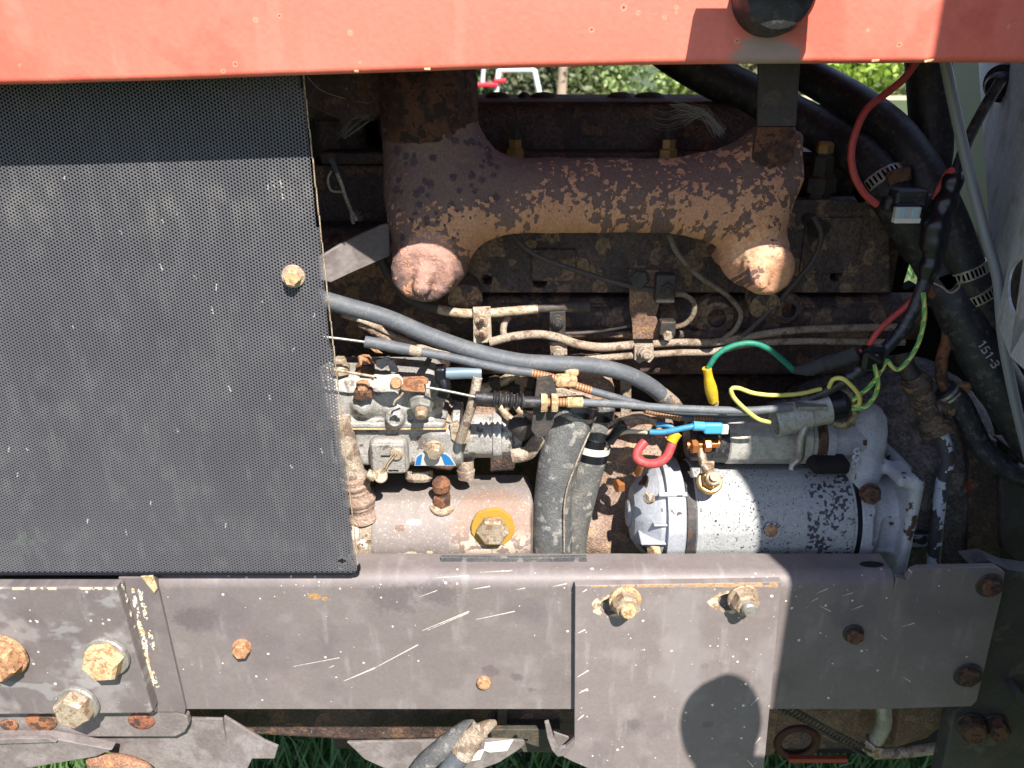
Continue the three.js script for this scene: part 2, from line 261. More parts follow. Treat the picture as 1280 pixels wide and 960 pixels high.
const M = {
  rust: mat(S.rust, 0.0008), paleRust: mat(S.paleRust, 0.0008), darkRust: mat(S.darkRust, 0.0008), oily: mat(S.oily, 0.0016), sideCover: mat(S.sideCover, 0.0014),
  alu: mat(S.alu, 0.0006, { metalness: 0.25 }), dirtyTan: mat(S.dirtyTan, 0.0012), castTan: mat(S.castTan, 0.0014), rubber: mat(S.rubber, 0.0003), blackRubber: mat(S.blackRubber, 0.0004),
  hoseRubber: mat(S.hoseRubber, 0.0008), zinc: mat(S.zinc, 0.0002, { metalness: 0.45 }), steelTan: mat(S.steelTan, 0.0004, { metalness: 0.35 }), darkSteel: mat(S.darkSteel, 0.0006, { metalness: 0.3 }),
  greyPaint: mat(S.greyPaint, 0.0003), darkFrame: mat(S.darkFrame, 0.0004), peel: mat(S.peel, 0.0004), starter: mat(S.starter, 0.0003), starterFlaked: mat(S.starterFlaked, 0.0003), nose: mat(S.nose, 0.0006),
  wireYG: mat(S.wireYG, 0), coil: mat(S.coil, 0.0004, { metalness: 0.3 }), braid: mat(S.braid, 0.0006),
  copper: plain(186, 122, 74, { metalness: 0.7, roughness: 0.4 }), brass: plain(168, 136, 84, { metalness: 0.6, roughness: 0.45 }), black: plain(22, 22, 24, { roughness: 0.55 }), tape: plain(20, 21, 27, { roughness: 0.28 }),
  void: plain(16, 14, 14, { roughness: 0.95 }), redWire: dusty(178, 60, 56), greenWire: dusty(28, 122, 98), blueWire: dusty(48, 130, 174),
  blueShell: plain(70, 160, 205, { roughness: 0.45 }), yellowShell: dusty(222, 178, 36), white: plain(205, 202, 192), blueSticker: plain(30, 104, 160, { roughness: 0.4 }), stickerGrey: plain(176, 172, 166, { roughness: 0.45 }),
  orangePaint: plain(140, 58, 42, { roughness: 0.5 }), yellowRing: plain(166, 130, 44, { roughness: 0.8 }), fuseBody: plain(188, 194, 192, { roughness: 0.25, transmission: 0.25, thickness: 0 }), web: plain(150, 145, 140, { roughness: 1 }),
  gasket: mat(S.paleRust, 0.001, { color: new THREE.Color(0.85, 0.9, 0.9) }), ridge: mat(S.sideCover, 0.001, { color: new THREE.Color(0.75, 0.75, 0.8) }),
};
// hood: sun-faded red, dusty runs, chips along the lower edge, bare grey patch under the latch
const hoodGrey = [...U(958, 74, 0.05), 0.022];
const hoodRnd = rng(5), chips = Array.from({ length: 22 }, () => { const a = U(hoodRnd() * 1280, 4 + hoodRnd() * 92, 0.05); return [a[0], a[1], 0.0004 + hoodRnd() * 0.0007]; });
S.hood = surface(2048, 512, -0.95, 1.15, 0.4, 1.4, (x, y) => {
  const big = fbm(x * 9, y * 9, 201, 4), run = fbm(x * 90, y * 9, 202, 4), fine = fbm(x * 400, y * 400, 203, 2), low = fbm(x * 26 + 4, y * 26, 205, 4);
  let k = mix([217, 104, 84], [224, 119, 100], big); k = mix(k, [228, 134, 116], st(0.5, 0.8, run) * 0.3); k = mix(k, [198, 88, 70], st(0.55, 0.7, low) * 0.45);
  const e = Math.hypot((x - hoodGrey[0]) / 1.3, (y - hoodGrey[1]) * 0.95) + (low - 0.5) * 0.02 + (fine - 0.5) * 0.008; k = mix(k, [150, 138, 128], st(0.021, 0.013, e) * 0.85);
  for (const c of chips) { const d = Math.hypot(x - c[0], y - c[1]) + (fine - 0.5) * 0.0014; if (d < c[2] * 2.4) k = d < c[2] * 0.55 ? [110, 62, 50] : mix(k, [232, 164, 128], st(c[2] * 2.4, c[2], d) * 0.6); }
  return [mul(k, 0.97 + fine * 0.06), 0.5 + (fine - 0.5) * 0.3 + (big - 0.5) * 0.3, 0.42 + 0.2 * low];
});
M.hood = mat(S.hood, 0.0004);
// perforated panel: black lacquer grey with dust, streaks and pale scratches
const scr = rng(9), nicks = Array.from({ length: 30 }, () => { const top = scr() < 0.6, a = [scr() * 410, 210 + Math.pow(scr(), top ? 1.7 : 1) * 480], p = U(a[0], a[1], 0.006), b = (scr() - 0.5) * 0.8; return [p[0], p[1], p[0] + b * 0.004, p[1] - 0.001 - scr() * 0.004]; });
S.mesh = surface(1024, 1024, -0.42, 0.78, -0.1, 1.3, (x, y) => {
  const a = fbm(x * 30, y * 22, 211, 5), b = fbm(x * 130, y * 70, 212, 4), s = fbm(x * 190, y * 24, 213, 3), d = Math.exp(-Math.pow((y - 1.15 - (a - 0.5) * 0.05) / 0.018, 2));
  let k = mix([76, 76, 81], [85, 85, 89], a); k = mix(k, [138, 134, 122], d * st(0.2, 0.8, b) * 0.3); k = mix(k, [122, 121, 120], st(0.45, 0.85, b) * 0.22 + st(0.6, 0.8, s) * 0.08);
  for (const q of nicks) { if (Math.abs(x - q[0]) > 0.012 || Math.abs(y - q[1]) > 0.014) continue; const [e] = segD(x, y, q); if (e < 0.0003 + 0.0003 * hash(q[0] * 1e5 | 0, 3, 4)) k = [160, 160, 156]; }
  return [k, 0.5, 0.45 + 0.25 * a];
});
M.mesh = mat(S.mesh, 0);
// frame rail: grey-brown paint with scuffs, chips, long scratches through to white
const railMarks = [[430, 851, 468, 835, 1.6], [468, 835, 522, 806, 1.3], [528, 788, 586, 764, 1.2], [534, 788, 585, 766, 0.9], [596, 774, 643, 764, 1.2], [366, 833, 424, 822, 0.8], [524, 746, 546, 738, 0.9], [592, 736, 612, 733, 1.1], [410, 835, 417, 832, 0.8], [644, 737, 656, 735, 0.9], [545, 724, 585, 722, 0.7], [600, 718, 640, 716, 0.7], [692, 733, 708, 730, 1], [1065, 762, 1078, 757, 0.8], [1020, 742, 1034, 736, 1], [1024, 757, 1038, 764, 0.9], [1128, 783, 1142, 779, 1], [1100, 793, 1108, 799, 0.9], [1128, 846, 1138, 852, 0.8], [1052, 745, 1066, 741, 0.8], [1012, 753, 1022, 748, 0.9]].map((m) => [...U(m[0], m[1], 0), ...U(m[2], m[3], 0), m[4] * 0.00042]);
const rr = rng(21), railDots = Array.from({ length: 190 }, () => { const q = rr(), a = U(200 + rr() * 1050, q < 0.45 ? 706 + rr() * 45 : 712 + rr() * 176, 0); return [...a, (0.4 + Math.pow(rr(), 3) * 1.5) * 0.00075]; });
const railDark = [[250, 773, 26], [612, 838, 11], [645, 846, 9], [498, 748, 30], [545, 742, 26], [665, 862, 8], [236, 772, 18]].map((m) => [...U(m[0], m[1], 0), m[2] * 0.0006]);
const railTan = [[393, 745, 10], [406, 748, 5], [385, 726, 4]].map((m) => [...U(m[0], m[1], 0), m[2] * 0.0006]);
const paintWork = (dots, marks, dark, tan, seed) => (x, y) => {
  const a = fbm(x * 14, y * 14, seed, 5), b = fbm(x * 50, y * 60, seed + 7, 4), f = fbm(x * 500, y * 500, seed + 9, 2), scuff = fbm(x * 120, y * 30, seed + 11, 4);
  let k = mix([112, 104, 102], [121, 112, 110], a); k = mix(k, [134, 126, 124], st(0.5, 0.8, b) * 0.4); k = mix(k, [100, 92, 93], st(0.52, 0.8, fbm(x * 24 + 3, y * 24, seed + 13, 4)) * 0.6); k = mix(k, [150, 144, 141], st(0.6, 0.85, scuff) * 0.35);
  let h = 0.6;
  for (const q of dark) { const d = Math.hypot((x - q[0]) * 0.8, y - q[1]) + (b - 0.5) * q[2] * 1.5; k = mix(k, [94, 86, 87], st(q[2] * 1.1, q[2] * 0.5, d + (f - 0.5) * q[2] * 0.5) * 0.6); }
  for (const q of tan) { const d = Math.hypot(x - q[0], (y - q[1]) * 1.6) + (b - 0.5) * 0.004; if (d < q[2]) { k = mix([190, 152, 100], [120, 92, 66], f); h = 0.4; } }
  for (const q of dots) { const d = Math.hypot(x - q[0], y - q[1]) + (f - 0.5) * 0.0005; if (d < q[2]) { k = [214, 208, 196]; h = 0.4; } }
  for (const q of marks) { if (Math.abs(x - (q[0] + q[2]) / 2) > 0.05) continue; const [e, t] = segD(x, y, q); if (e + (f - 0.5) * 0.0004 < q[4] * (0.45 + 0.8 * t)) { k = [200, 193, 180]; h = 0.35; } }
  return [mul(k, 0.96 + f * 0.08), h + (f - 0.5) * 0.12, 0.42 + 0.22 * b];
};
S.rail = surface(2048, 640, -0.34, 0.64, 0.46, 0.86, paintWork(railDots, railMarks, railDark, railTan, 301));
M.rail = mat(S.rail, 0.0005);
const pr = rng(31), plateDots = Array.from({ length: 95 }, () => [...U(722 + pr() * 250, 735 + pr() * 225, 0.008), (0.35 + Math.pow(pr(), 3) * 1.4) * 0.0008]);
const plateMarks = [[723, 791, 731, 787, 1], [722, 846, 735, 838, 1.1], [724, 866, 734, 861, 1.1], [722, 900, 729, 894, 1.1], [728, 740, 733, 737, 0.8], [726, 863, 735, 863, 0.8], [938, 882, 948, 872, 0.6], [944, 930, 950, 922, 0.8], [934, 950, 941, 958, 0.8]].map((m) => [...U(m[0], m[1], 0.008), ...U(m[2], m[3], 0.008), m[4] * 0.0006]);
const plateDark = [[790, 905, 14], [880, 832, 5], [885, 905, 6]].map((m) => [...U(m[0], m[1], 0.008), m[2] * 0.0006]);
S.bracket = surface(768, 768, 0.04, 0.55, 0.3, 0.84, (() => { const base = paintWork(plateDots, plateMarks, plateDark, [], 331), holes = [[768, 758], [915, 752]].map((q) => U(q[0], q[1], 0.008)), yTop = U(800, 731, 0.008)[1]; return (x, y) => {
  const r = base(x, y), f = fbm(x * 300, y * 300, 340, 3); let k = r[0], h = r[1];
  if (Math.abs(y - yTop) < 0.0022 + (f - 0.5) * 0.004 && f > 0.36) { k = mix([196, 172, 140], [142, 104, 72], f); }
  for (const q of holes) { const d = Math.hypot((x - q[0]) * 0.62, y - q[1]) + (f - 0.5) * 0.004; if (d < 0.0118) k = mix([190, 174, 150], [136, 110, 86], st(0.35, 0.65, f)); }
  const cl = fbm(x * 20, y * 20, 345, 5); k = mix(mul(k, 1.06), [146, 139, 138], st(0.54, 0.72, cl) * 0.5);
  return [k, h, r[2]];
}; })());
M.bracket = mat(S.bracket, 0.0005);
// thick left plate: same paint, cloudy pale worn patches and a chipped weld
const leftRnd = rng(41), leftDots = Array.from({ length: 60 }, () => [...U(leftRnd() * 210, 728 + leftRnd() * 180, 0.016), (0.35 + Math.pow(leftRnd(), 3) * 1.6) * 0.0008]);
const ET = U(-60, 735, 0.016), EU = U(146, 735, 0.016), ES = (EU[1] - ET[1]) / (EU[0] - ET[0]);
S.leftPlate = surface(768, 640, -0.5, 0.58, -0.24, 0.86, (() => { const base = paintWork(leftDots, [], [], [], 361); return (x, y) => {
  const r = base(x, y), c = fbm(x * 30 + 9, y * 38, 371, 5), e = fbm(x * 160, y * 160, 373, 3), s = fbm(x * 55, y * 90, 375, 4); let k = mul(r[0], 0.9);
  k = mix(k, [148, 143, 140], st(0.52, 0.68, c + (e - 0.5) * 0.12) * 0.5); k = mix(k, [160, 164, 164], st(0.6, 0.74, s) * 0.4);
  const nb = fbm(x * 260, y * 260, 377, 3), ed = Math.abs(y - ET[1] - (x - ET[0]) * ES); if (ed < 0.0016 * st(0.42, 0.6, nb) + 0.0004 && nb > 0.4) k = mix([212, 204, 176], [186, 160, 116], nb);
  return [k, r[1], r[2]];
}; })());
M.leftPlate = mat(S.leftPlate, 0.0005);
// exhaust manifold: brown-violet scale flaked down to pale tan rust
const mfSpot = rng(61), spots = Array.from({ length: 70 }, () => [...U(495 + mfSpot() * 130, 170 + mfSpot() * 130, -0.07), 0.0013 + mfSpot() * 0.0022]);
S.manifold = surface(2048, 1024, -0.13, 0.98, 0.28, 1.2, (() => {
  const a1 = U(640, 260, -0.07), kn = U(535, 334, -0.06), kr = U(952, 312, -0.06), el = U(945, 275, -0.07), yAxis = U(760, 250, -0.07)[1];
  return (x, y) => {
    const q0 = st(0.0, 0.12, x), f = fbm(x * 300, y * 300, 401, 5), m = fbm(x * 80, y * 80, 403, 4) * (1 + q0 * 0.0), big = fbm(x * 22, y * 26, 405, 4), fine = fbm(x * 900, y * 900, 407, 2);
    let bias = st(a1[0] - 0.03, a1[0] + 0.06, x) * 0.15 + st(yAxis + 0.03, yAxis - 0.02, y) * 0.11 - 0.18 + st(el[0] - 0.06, el[0] + 0.01, x) * 0.09;
    const dl = Math.hypot(x - U(592, 290, -0.07)[0], y - U(592, 290, -0.07)[1]); bias += st(0.032, 0.006, dl) * 0.24;
    const dk = Math.hypot(x - kn[0], (y - kn[1]) * 0.95) + (f - 0.5) * 0.008, dr = Math.hypot(x - kr[0], y - kr[1]) + (f - 0.5) * 0.012;
    const w = f * (0.68 - 0.16 * q0) + m * (0.32 + 0.16 * q0) + (big - 0.5) * 0.3 + bias, t = st(0.545, 0.56, w), rim = st(0.5, 0.545, w) * (1 - t);
    let k = mix([100, 78, 72], [122, 98, 92], big); k = mix(k, [98, 78, 84], st(0.5, 0.65, m) * 0.5); k = mix(k, [116, 72, 52], rim * 0.7);
    for (const q of spots) { const d = Math.hypot(x - q[0], y - q[1]) + (fine - 0.5) * 0.002; if (d < q[2] * 1.3) k = mix(k, [64, 52, 58], st(q[2] * 1.3, q[2] * 0.7, d) * 0.75); }
    k = mix(k, mix([204, 156, 124], [180, 130, 100], m), t);
    k = mix(k, mix([190, 138, 120], [206, 164, 144], m), st(0.026, 0.021, dk) * 0.6); if (dr < 0.022) k = mix(k, [206, 168, 132], st(0.022, 0.018, dr) * 0.7 * st(0.3, 0.5, f));
    return [mul(k, 0.88 + fine * 0.24), 0.45 + t * 0.22 + (f - 0.5) * 0.35 + (fine - 0.5) * 0.25, 0.78 + 0.15 * m];
  };
})());
M.manifold = mat(S.manifold, 0.0009);
// pump housing: grey-brown paint, rusty bloom and yellow remains round the plug
S.housing = surface(768, 704, -0.15, 0.7, 0.03, 0.92, (() => { const q = U(616, 660, -0.044), chip = [[517, 656, 0.006, 0.0022], [513, 694, 0.009, 0.003], [538, 691, 0.003, 0.0016], [500, 663, 0.002, 0.002], [553, 640, 0.003, 0.002]].map((c) => [...U(c[0], c[1], -0.045), c[2], c[3]]); return (x, y) => {
  const a = fbm(x * 20, y * 20, 501, 5), f = fbm(x * 220, y * 220, 503, 4), fine = fbm(x * 700, y * 700, 505, 2), d = Math.hypot(x - q[0], y - q[1]), ang = Math.atan2(y - q[1], x - q[0]);
  let k = mix([128, 118, 112], [140, 131, 126], a); const ring = d + (f - 0.5) * 0.014;
  k = mix(k, [138, 106, 86], st(0.046, 0.03, ring) * 0.55 * st(-0.03, 0.02, y - q[1] + 0.02)); const pale = st(0.05, 0.03, ring) * st(0.0, -0.02, y - q[1]) * st(0.42, 0.5, f); k = mix(k, [208, 190, 168], pale * 0.85);
  for (const c of chip) if (Math.hypot((x - c[0]) / c[2], (y - c[1]) / c[3]) + (f - 0.5) * 1.8 < 1) k = [210, 196, 160];
  if (fine > 0.8) k = mix(k, [196, 180, 160], 0.6);
  return [mul(k, 0.94 + fine * 0.12), 0.5 + (f - 0.5) * 0.4, 0.55 + 0.25 * a];
}; })());
M.housing = mat(S.housing, 0.0006);
// strip between plate and rail: flaked pale paint lines along the old weld
S.strip = surface(384, 640, ...U(136, 898, 0.0055), ...U(246, 712, 0.0055), (() => { const base = paintWork([], [], [], [], 381), ln = [[164, 738, 178, 800], [178, 800, 190, 868], [172, 738, 182, 776], [186, 790, 192, 826], [176, 742, 181, 760], [190, 835, 195, 860]].map((m) => [...U(m[0], m[1], 0.0055), ...U(m[2], m[3], 0.0055)]); return (x, y) => {
  const r = base(x, y), n = fbm(x * 420, y * 260, 385, 3), w = fbm(x * 90, y * 90, 386, 3); let k = r[0]; ln.forEach((q, i) => { const [d] = segD(x, y, q); if (d + (w - 0.5) * 0.006 < (i < 2 ? 0.0017 : 0.0006) && n > 0.44) k = n > 0.66 ? [196, 160, 96] : [218, 212, 190]; });
  return [mul(k, 0.95), r[1], r[2]];
}; })());
M.strip = mat(S.strip, 0.0004);
// ---------- bodywork ----------
// hood: a sheet shell that runs over the engine, seen along its lower edge
{
  const x0 = -0.95, x1 = 0.372, edge = [[-60, 108], [0, 106], [200, 100], [480, 91], [640, 86], [800, 81], [1060, 79], [1340, 79]].map(([u, v]) => W(u, v, 0.05)), yAt = (x) => { let i = 0; while (i < edge.length - 2 && x > edge[i + 1].x) i++; const a = edge[i], b = edge[i + 1]; return a.y + (b.y - a.y) * (x - a.x) / (b.x - a.x); };
  const t = thing('tractor_hood', 'long faded red sheet metal hood across the top of the engine bay', 'tractor hood', [640, 90, 0.05]);
  const prof = [];   // [dy, z] from the inner lip up over the top and down the far side
  prof.push([0.0035, 0.034], [0.0008, 0.036], [0.0004, 0.046]); for (let i = 0; i <= 5; i++) { const q = i / 5 * Math.PI / 2; prof.push([0.004 - 0.004 * Math.cos(q), 0.046 + 0.004 * Math.sin(q)]); }
  prof.push([0.06, 0.05], [0.14, 0.048], [0.2, 0.042]); for (let i = 1; i <= 6; i++) { const q = i / 6 * Math.PI / 2; prof.push([0.2 + 0.07 * Math.sin(q), -0.03 + 0.072 * Math.cos(q)]); }
  prof.push([0.275, -0.25], [0.27, -0.48]); for (let i = 1; i <= 6; i++) { const q = i / 6 * Math.PI / 2; prof.push([0.2 + 0.07 * Math.cos(q), -0.48 - 0.072 * Math.sin(q)]); }
  prof.push([0.1, -0.56], [0.012, -0.565]);
  const N = 40, pos = [], idx = [], uv = [], K = prof.length, wav = (x) => (fbm(x * 14, 3.1, 15, 3) - 0.5) * 0.0012;
  for (let i = 0; i <= N; i++) { const x = x0 + (x1 - x0) * i / N; let s = 0; for (let j = 0; j < K; j++) { s += j ? Math.hypot(prof[j][0] - prof[j - 1][0], prof[j][1] - prof[j - 1][1]) : 0; pos.push(x, yAt(x) + prof[j][0] + wav(x) * (prof[j][0] < 0.01 ? 1 : 0), prof[j][1]); uv.push(x, yAt(x) + s - 0.014); } }
  for (let i = 0; i < N; i++) for (let j = 0; j < K - 1; j++) { const p = i * K + j; idx.push(p, p + K, p + 1, p + 1, p + K, p + K + 1); }
  const g = new THREE.BufferGeometry(); g.setAttribute('position', new THREE.Float32BufferAttribute(pos, 3)); g.setAttribute('uv', new THREE.Float32BufferAttribute(uv, 2)); g.setIndex(idx); g.computeVertexNormals();
  part(t, 'hood_shell', g, M.hood);
  const end = (x) => { const s = new THREE.Shape(prof.filter((_, i) => i > 8).map(([dy, z]) => new THREE.Vector2(-z, yAt(x) + dy))); s.lineTo(-0.05, yAt(x)); return new THREE.ExtrudeGeometry(s, { depth: 0.004, bevelEnabled: false }).rotateY(Math.PI / 2).translate(x, 0, 0); };
  part(t, 'nose_panel', boxUV(end(x0)), M.orangePaint);
  // flakes of paint turned up along the lower edge
  for (const [px, w] of [[1093, 5], [1160, 6], [534, 4], [445, 3]]) { const p = W(px, 80, 0.05); p.y = yAt(p.x) + 0.0014; part(t, 'paint_flake', boxUV(new RoundedBoxGeometry(len(w * 2, p), len(3, p), 0.0012, 1, 0.0004).rotateZ(0.1 * w - 0.4).translate(p.x, p.y, p.z + 0.0004)), M.paleRust); }
  // rubber toggle latch on its raised handle plate
  const c = W(963, -6, 0.05), L = thing('hood_latch', 'black rubber hood latch with a rounded knob on the red hood', 'hood latch', c);
  part(L, 'knob', boxUV(orient(toCreasedNormals(new THREE.LatheGeometry([[1e-5, 0.025], [0.012, 0.0245], [0.0195, 0.022], [0.0225, 0.017], [0.0228, 0.009], [0.0238, 0.003], [0.0238, 0]].map(([r, s]) => new THREE.Vector2(r, s)), 40).rotateX(Math.PI / 2).toNonIndexed(), 0.7), c, Z)), M.blackRubber);
  const y0 = W(963, 0, 0.05).y + 0.0015, hs = [V(c.x - 0.034, y0 + 0.03, 0), V(c.x - 0.0365, y0 + 0.006, 0), V(c.x - 0.033, y0 + 0.0015, 0), V(c.x - 0.015, y0 - 0.0006, 0), V(c.x + 0.004, y0 - 0.0012, 0), V(c.x + 0.022, y0 - 0.0004, 0), V(c.x + 0.033, y0 + 0.0018, 0), V(c.x + 0.0362, y0 + 0.006, 0), V(c.x + 0.035, y0 + 0.03, 0)];
  part(L, 'handle_plate', plate(hs, 0.084, 0.005), M.blackRubber);
  part(L, 'stem', boxUV(orient(disc(0.008, 0.03), V(c.x, y0 + 0.016, 0.05), Z)), M.black);
}
// perforated side panel: every round hole is a real hole
{
  const z = 0.003, P = [[-40, 78], [378, 70], [450, 719], [446, 721], [-40, 716]].map((q) => W(q[0], q[1], z));
  const eR = (y) => P[1].x + (P[2].x - P[1].x) * (y - P[1].y) / (P[2].y - P[1].y), yB = W(200, 717.5, z).y, yT = W(200, 60, z).y, xL = W(-40, 720, z).x - 0.16;
  const p = 0.0026, R = p / Math.sqrt(3), r = 0.00092, pos = [], idx = [], uv = [], th = 0.001, big = W(428, 701, z), bigR = 0.0028;
  const cx = p * Math.sqrt(3) / 2; let col = 0;
  for (let x = xL; x < -0.1; x += cx, col++) for (let y = yB + 0.003 + (col % 2) * p / 2; y < yT; y += p) {
    if (x + R > eR(y) - 0.0012) continue; const db = Math.hypot(x - big.x, y - big.y), solid = db < bigR + R;
    const o = pos.length / 3; if (db < bigR) continue;
    for (let k = 0; k < 6; k++) { const a = k * Math.PI / 3, c = Math.cos(a), s = Math.sin(a); pos.push(x + c * R, y + s * R, z, x + c * r, y + s * r, z, x + c * r, y + s * r, z - th); uv.push(x + c * R, y + s * R, x + c * r, y + s * r, x + c * r, y + s * r); }
    for (let k = 0; k < 6; k++) { const a = o + k * 3, b = o + (k + 1) % 6 * 3; idx.push(a, b, a + 1, a + 1, b, b + 1); solid ? (k > 0 && k < 5 && idx.push(o + 1, a + 1, b + 1)) : idx.push(a + 1, b + 1, a + 2, a + 2, b + 1, b + 2); }
  }
  const g = new THREE.BufferGeometry(); g.setAttribute('position', new THREE.Float32BufferAttribute(pos, 3)); g.setAttribute('uv', new THREE.Float32BufferAttribute(uv, 2)); g.setIndex(idx);
  const a = g.toNonIndexed(); a.computeVertexNormals();
  const t = thing('perforated_side_guard', 'black perforated steel side panel bolted over the front of the engine', 'side panel', [200, 720, z]);
  part(t, 'perforated_sheet', a, M.mesh);
  const xr = eR(yB), er = [[0, yT, eR(yT)], [0, yB, xr]];
  part(t, 'bottom_edge', [slab((xL + xr - 0.006) / 2, yB + 0.0004, z - 0.001, xr - 0.006 - xL, 0.0034, 0.0034, 0.001), sweep([V(xr - 0.0072, yB + 0.0004, z - 0.001), V(xr - 0.003, yB + 0.0012, z - 0.001), V(xr - 0.0008, yB + 0.004, z - 0.001), V(xr - 0.0006, yB + 0.009, z - 0.001)], 0.0016)], M.tape);
  const ed = []; for (let y = yB + 0.008; y < yT; y += 0.02) ed.push(slab((eR(y) + eR(y + 0.02)) / 2 - 0.0009, y + 0.01, z - 0.0006, 0.0009, 0.0198, 0.0014, 0.0003).applyMatrix4(new THREE.Matrix4()));
  part(t, 'cut_edge', ed, M.steelTan);
  part(t, 'bent_flange', slab((xL - 0.1 + xr) / 2 - 0.01, yB + 0.004, z - 0.016, xr - xL + 0.05, 0.001, 0.026, 0.0004), M.black);
  bolt(t, [367, 345, z], V(0.05, 0, 1), 0.0062, 0.007, M.paleRust, { washer: 0.0088, wm: M.steelTan });
}
// frame rail: channel with a rounded upper corner and a top flange
const railTop = W(700, 735, 0).y + 0.0125, railBot = W(640, 887, 0).y;
{
  const t = thing('frame_rail', 'grey painted steel chassis rail with a rounded top edge below the engine', 'chassis rail', [640, 887, 0]);
  const xa = W(200, 740, 0).x, xb = W(1116, 700, -0.01).x, R = 0.013, prof = [[railTop - 0.001, -0.036], [railTop, -0.034], [railTop, -R]];
  for (let i = 1; i <= 10; i++) { const q = i / 10 * Math.PI / 2; prof.push([railTop - R + R * Math.cos(q), -R + R * Math.sin(q)]); }
  prof.push([railBot + 0.001, 0], [railBot, -0.001], [railBot, -0.008]);
  const pos = [], uv = [], idx = [], K = prof.length, N = 60; let acc = [0]; for (let j = 1; j < K; j++) acc.push(acc[j - 1] + Math.hypot(prof[j][0] - prof[j - 1][0], prof[j][1] - prof[j - 1][1]));
  const zero = acc[K - 3], y0 = prof[K - 3][0];
  for (let i = 0; i <= N; i++) { const x = xa + (xb - xa) * i / N; for (let j = 0; j < K; j++) { const e = j < 3 ? (fbm(x * 60, j, 33, 3) - 0.5) * 0.0016 : 0; pos.push(x, prof[j][0] + e * 0.2, prof[j][1] + e); uv.push(x, y0 + (zero - acc[j])); } }
  for (let i = 0; i < N; i++) for (let j = 0; j < K - 1; j++) { const p = i * K + j; idx.push(p, p + 1, p + K, p + 1, p + K + 1, p + K); }
  const g = new THREE.BufferGeometry(); g.setAttribute('position', new THREE.Float32BufferAttribute(pos, 3)); g.setAttribute('uv', new THREE.Float32BufferAttribute(uv, 2)); g.setIndex(idx); g.computeVertexNormals();
  part(t, 'rail_channel', g, M.rail);
  const E = (px, py) => W(px, py, 0), xn = xb;
  part(t, 'rail_end', plate([V(xn, railBot, 0), V(xn, railTop - 0.02, 0), E(1122, 722), E(1133, 725), E(1141, 714), E(1150, 711), E(1246, 709), E(1256, 716), E(1252, 745), E(1221, 876), E(1214, 883)], 0, 0.007, { bevel: 0.0008 }), M.rail);
  part(t, 'flange_slot', boxUV(new THREE.CylinderGeometry(0.007, 0.007, 0.0006, 24).scale(1.5, 1, 0.6).translate(W(1090, 706, -0.016).x, railTop + 0.0006, -0.017)), M.void, 'dark slot in the shaded end of the top flange');
  bolt(t, [303, 808, 0], V(0.1, 0, 1), 0.0078, 0.007, M.rust, { washer: 0.0086, spin: 0.5, label: 'rusty hexagon bolt on the plain part of the rail' });
  bolt(t, [605, 852, 0], Z, 0.0066, 0.004, M.rust, { round: true, name: 'rivet' });
  bolt(t, [1066, 791, 0], Z, 0.0078, 0.006, M.darkRust, { washer: 0.0094, wm: M.darkSteel, spin: 0.2 });
  bolt(t, [1236, 731, 0], V(-0.1, 0, 1), 0.0085, 0.005, M.darkRust, { washer: 0.0118, wm: M.darkSteel });
  bolt(t, [1209, 843, 0], V(-0.1, 0, 1), 0.0098, 0.005, M.darkRust, { washer: 0.013, wm: M.darkSteel });
}
// hanging bracket with two slotted holes and nuts
{
  const z = 0.008, t = thing('hanging_bracket', 'grey steel plate hanging from the rail by two nuts in slots', 'mounting bracket', [840, 950, z]);
  const slot = (x0, y0, x1, y1, r) => { const q = []; const A = Math.atan2(y1 - y0, x1 - x0); for (let i = 0; i <= 8; i++) { const a = A + Math.PI / 2 + Math.PI * i / 8; q.push([x0 + Math.cos(a) * r, y0 + Math.sin(a) * r]); } for (let i = 0; i <= 8; i++) { const a = A - Math.PI / 2 + Math.PI * i / 8; q.push([x1 + Math.cos(a) * r, y1 + Math.sin(a) * r]); } return q; };
  part(t, 'bracket_plate', plate([[719, 732], [977, 727.5], [974, 760], [953, 980], [760, 980], [741, 963], [716, 952], [704, 946], [712, 936], [718, 926]], z, 0.0075, { holes: [slot(760, 759, 782, 752, 11), slot(907, 753, 930, 748, 11)] }), M.bracket);
  part(t, 'folded_lip', [plate([[681, 904], [686, 903], [692, 922], [700, 936], [707, 934], [718, 924], [718, 932], [706, 945], [697, 946], [690, 938], [684, 922]], z + 0.001, 0.004), plate([[692, 915], [718, 924], [717, 934], [699, 946]], z - 0.012, 0.002)], M.greyPaint);
  bolt(t, [781, 750, z], V(0.06, -0.02, 1), 0.0122, 0.011, M.steelTan, { washer: 0.0142, wm: M.paleRust, stud: 0.0066, sm: M.paleRust, studH: 0.0055, name: 'nut', label: 'tan rusted nut in the slot nearer the plate edge gap' });
  bolt(t, [928, 747, z], V(0.1, -0.02, 1), 0.0114, 0.011, M.steelTan, { washer: 0.0138, wm: M.steelTan, stud: 0.0064, sm: M.zinc, studH: 0.0055, name: 'nut', spin: 0.7, label: 'cleaner grey nut in the slot nearer the shade' });
}
